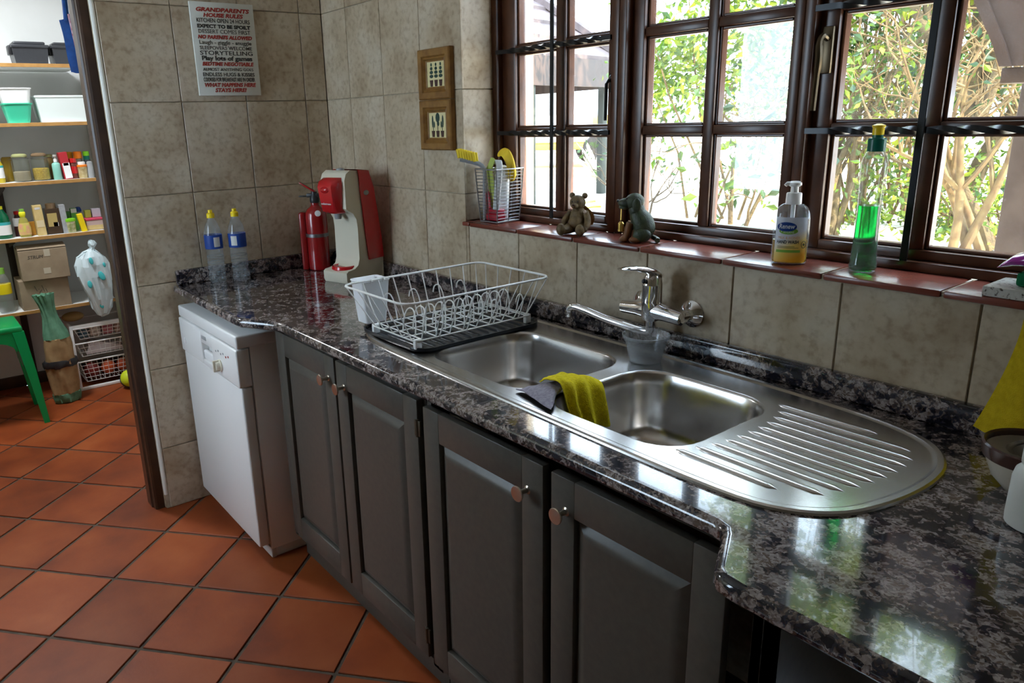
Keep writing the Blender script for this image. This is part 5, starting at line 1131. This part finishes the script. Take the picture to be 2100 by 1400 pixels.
def shrub(name, label, base, box_, n, lsize, seed, mats, nst=14, group=None, cat='shrub', hole=None):
    """rounded leafy mass with its own thin stems"""
    R = random.Random(seed); o = thing(name, label, cat, base, group=group); X_, Y_, Z0_, Z1_ = box_
    cl = [(R.uniform(-X_, X_), R.uniform(-Y_, Y_), R.uniform(Z0_, Z1_), R.uniform(.12, .30)) for _ in range(max(6, int(n/130)))]
    part('stem', lambda bm: [tube(bm, [(R.uniform(-.3, .3)*X_, R.uniform(-.3, .3)*Y_, 0), (c[0]*.6, c[1]*.6, c[2]*.55), (c[0], c[1], c[2])], [.014, .010, .004], 5) for c in cl[:nst]], TWIG, o)
    def gen(R2):
        c = R2.choice(cl); return (c[0]+R2.gauss(0, c[3]), c[1]+R2.gauss(0, c[3]), max(.05, c[2]+R2.gauss(0, c[3])))
    for k, m_ in enumerate(mats): leaves('foliage', o, m_, n//len(mats), gen, lsize, seed*7+k)
    return o
# the hedge-like bush seen through the middle window
shrub('garden_bush', 'loose broad-leaved green bush across the paving', (-1.40, 4.7, GZ), (.85, .5, 1.05, 3.0), 4600, .095, 11, [LEAF, LEAFLT], 7)
shrub('garden_bush', 'darker bush with fine stems next to the twisted tree', (-.25, 5.2, GZ), (.55, .5, .9, 3.2), 2800, .085, 12, [LEAF, LEAFDK], 10)
# near branch of leaves low in the middle window
tree('garden_sapling', 'slender sapling with glossy leaves close to the window', (.22, 2.55, GZ), [((0, 0, 0), (-.15, 0, 1), .65, .022, 3), ((.03, 0, 0), (.25, .1, 1), .6, .018, 3), ((0, .05, .0), (-.4, 0, .8), .5, .015, 3)], 21, [LEAF, LEAFDK], 330, .075, leafspread=.07, cat='sapling')
tree('garden_sapling', 'thin bare twiggy sapling beside the dog figurine', (-.62, 2.75, GZ), [((0, 0, 0), (-.1, 0, 1), .55, .014, 3), ((.03, 0, 0), (.18, 0, 1), .5, .012, 3)], 23, [LEAFDK], 70, .05, leafspread=.05, cat='sapling', bark=P('thin_bark', (.05, .04, .028), .9))
# twisted trees behind the right window
tree('garden_tree', 'forked tree with thick pale trunk outside the right-hand window', (.47, 5.25, GZ), [((0, 0, 0), (.05, 0, 1), 1.0, .085, 0), ((.04, 0, .95), (-.45, 0, 1), 1.3, .07, 3), ((.04, 0, .95), (.4, .1, 1), 1.4, .07, 3)], 31, [LEAF, LEAFLT], 1500, .10, spread=.75)
tree('garden_tree', 'leaning tree with mossy trunk next to the forked tree', (.98, 4.45, GZ), [((0, 0, 0), (-.22, 0, 1), .85, .06, 0), ((-.19, 0, .82), (-.5, .1, 1), 1.2, .05, 3), ((-.19, 0, .8), (.3, .1, 1), 1.2, .045, 3)], 33, [LEAF], 800, .09, spread=.8)
tree('garden_tree', 'multi-stemmed tree of tangled bare branches', (-.05, 4.0, GZ), [((.02*k, .05*k, 0), (.35*math.sin(k*2.3), .1, 1), .75, .035, 4) for k in range(5)], 35, [LEAF, LEAFLT], 900, .075, spread=.8)
tree('garden_tree', 'brushy tree of dense dry brown twigs under the eave', (1.15, 3.3, GZ+.0), [((.05*k, .04*k, 0), (.3*math.sin(k*1.7+.5), .1, 1), .85, .03, 4) for k in range(5)], 37, [LEAFDK], 260, .06, spread=.75, bark=TWIG)
# dense twigs
tg = thing('brushwood', 'heap of crossing dry twigs among the tree branches', 'brushwood', (.4, 4.8, GZ))
R5 = random.Random(51)
def twigs(bm):
    for _ in range(420):
        c = Vector((R5.uniform(-1.1, 1.2), R5.uniform(-.5, .9), R5.uniform(.75, 2.7))); d = Vector((R5.gauss(0, .7), R5.gauss(0, .3), R5.gauss(0.2, .8))).normalized(); L = R5.uniform(.25, .9)
        tube(bm, [c-d*L/2, c+Vector((R5.gauss(0, .04), 0, R5.gauss(0, .04))), c+d*L/2], [.009, .007, .003], 4, caps=False)
v = part('twig_mass', twigs, TWIG, tg); v['kind'] = 'stuff'
# hedge and tall trees closing the garden
shrub('garden_hedge', 'deep green hedge closing the garden behind the trees', (1.0, 7.6, GZ), (2.2, .6, .3, 3.0), 5200, .13, 61, [LEAFDK, LEAF], 20, cat='hedge')
shrub('low_planting', 'low ground cover of small leaves at the tree feet', (.9, 5.0, GZ), (1.2, .8, .05, .45), 3000, .06, 63, [LEAF, LEAFLT], 10, cat='plants')
shrub('tall_tree', 'tall yellow-green tree crown rising above the garden', (-.5, 6.2, GZ), (1.5, .8, 4.1, 7.2), 5600, .16, 65, [LEAFLT, LEAFLT], 30, cat='tree')
# agave and lilies by the left window
def rosette(label, name, loc, n, L, wd, mt, seed, arch=.5):
    R = random.Random(seed); o = thing(name, label, 'plant', loc)
    for k in range(n):
        a_ = 2*PI*k/n+R.uniform(-.2, .2); tl = R.uniform(.6, 1.2); d = Vector((math.cos(a_), math.sin(a_), 0)); s = Vector((-d.y, d.x, 0)); lk = L*R.uniform(.7, 1.1)
        def lf(bm):
            rings = []
            for j in range(7):
                t = j/6; c = d*lk*t*math.cos(tl)*(1+.3*t)+Vector((0, 0, lk*(t*math.sin(tl)-arch*t*t*.5))); w_ = wd*(math.sin(PI*min(.98, t*.85+.15)))+.002
                rings.append([c+s*w_, c+Vector((0, 0, .006)), c-s*w_, c-Vector((0, 0, .008))])
            loft(bm, rings)
        part('leaf', lf, mt, o)
rosette('pale agave rosette growing beyond the path', 'agave', (-5.0, 7.0, GZ), 13, .75, .05, leafmat('agave_leaf', (.45, .52, .40), (.60, .62, .46), .2), 71, .2)
rosette('second agave rosette growing near the parked truck', 'agave', (-5.9, 7.9, GZ), 11, .7, .05, bpy.data.materials['agave_leaf'], 73, .2)
rosette('lime green strappy lily just outside the window', 'lily', (-.28, 1.55, .82), 9, .40, .028, leafmat('lily_leaf', (.40, .50, .04), (.52, .56, .08), .5), 75, .9)
pl_ = thing('flower_bed', 'low raised planting bed of dark earth under the kitchen window', 'flower bed', (0, 0, 0))
part('bed', lambda bm: box(bm, (-1.0, 1.25, .45), (.6, 1.85, .83), .01), EARTH, pl_)
# eave and post outside the right window
ev = thing('verandah_eave', 'brown boarded eave end on a timber post outside', 'eave', (2.03, 1.5, GZ))
part('barge_board', lambda bm: prism(bm, [(2.016, 1.578), (1.992, 1.64), (1.925, 1.775), (1.80, 2.12), (3.3, 2.12), (3.3, 1.578)], 1.20, 1.235, lambda u, v, h: (u-2.03, h-1.5, v-GZ)), FASCIA, ev)
part('barge_edge', lambda bm: prism(bm, [(2.016, 1.578), (1.992, 1.64), (1.925, 1.775), (1.80, 2.12), (1.765, 2.12), (1.89, 1.775), (1.96, 1.64), (1.985, 1.578)], 1.19, 1.24, lambda u, v, h: (u-2.03, h-1.5, v-GZ)), FASCIA, ev)
part('beam', lambda bm: box(bm, (-.05, -.27, 1.03), (1.27, .06, 1.075), .003), FASCIA, ev)
part('post', lambda bm: box(bm, (-.06, -.06, 0), (.06, .06, 1.032), .006), P('weathered_post', (.05, .034, .028), .85, noise=(12, (.075, .055, .046))), ev)
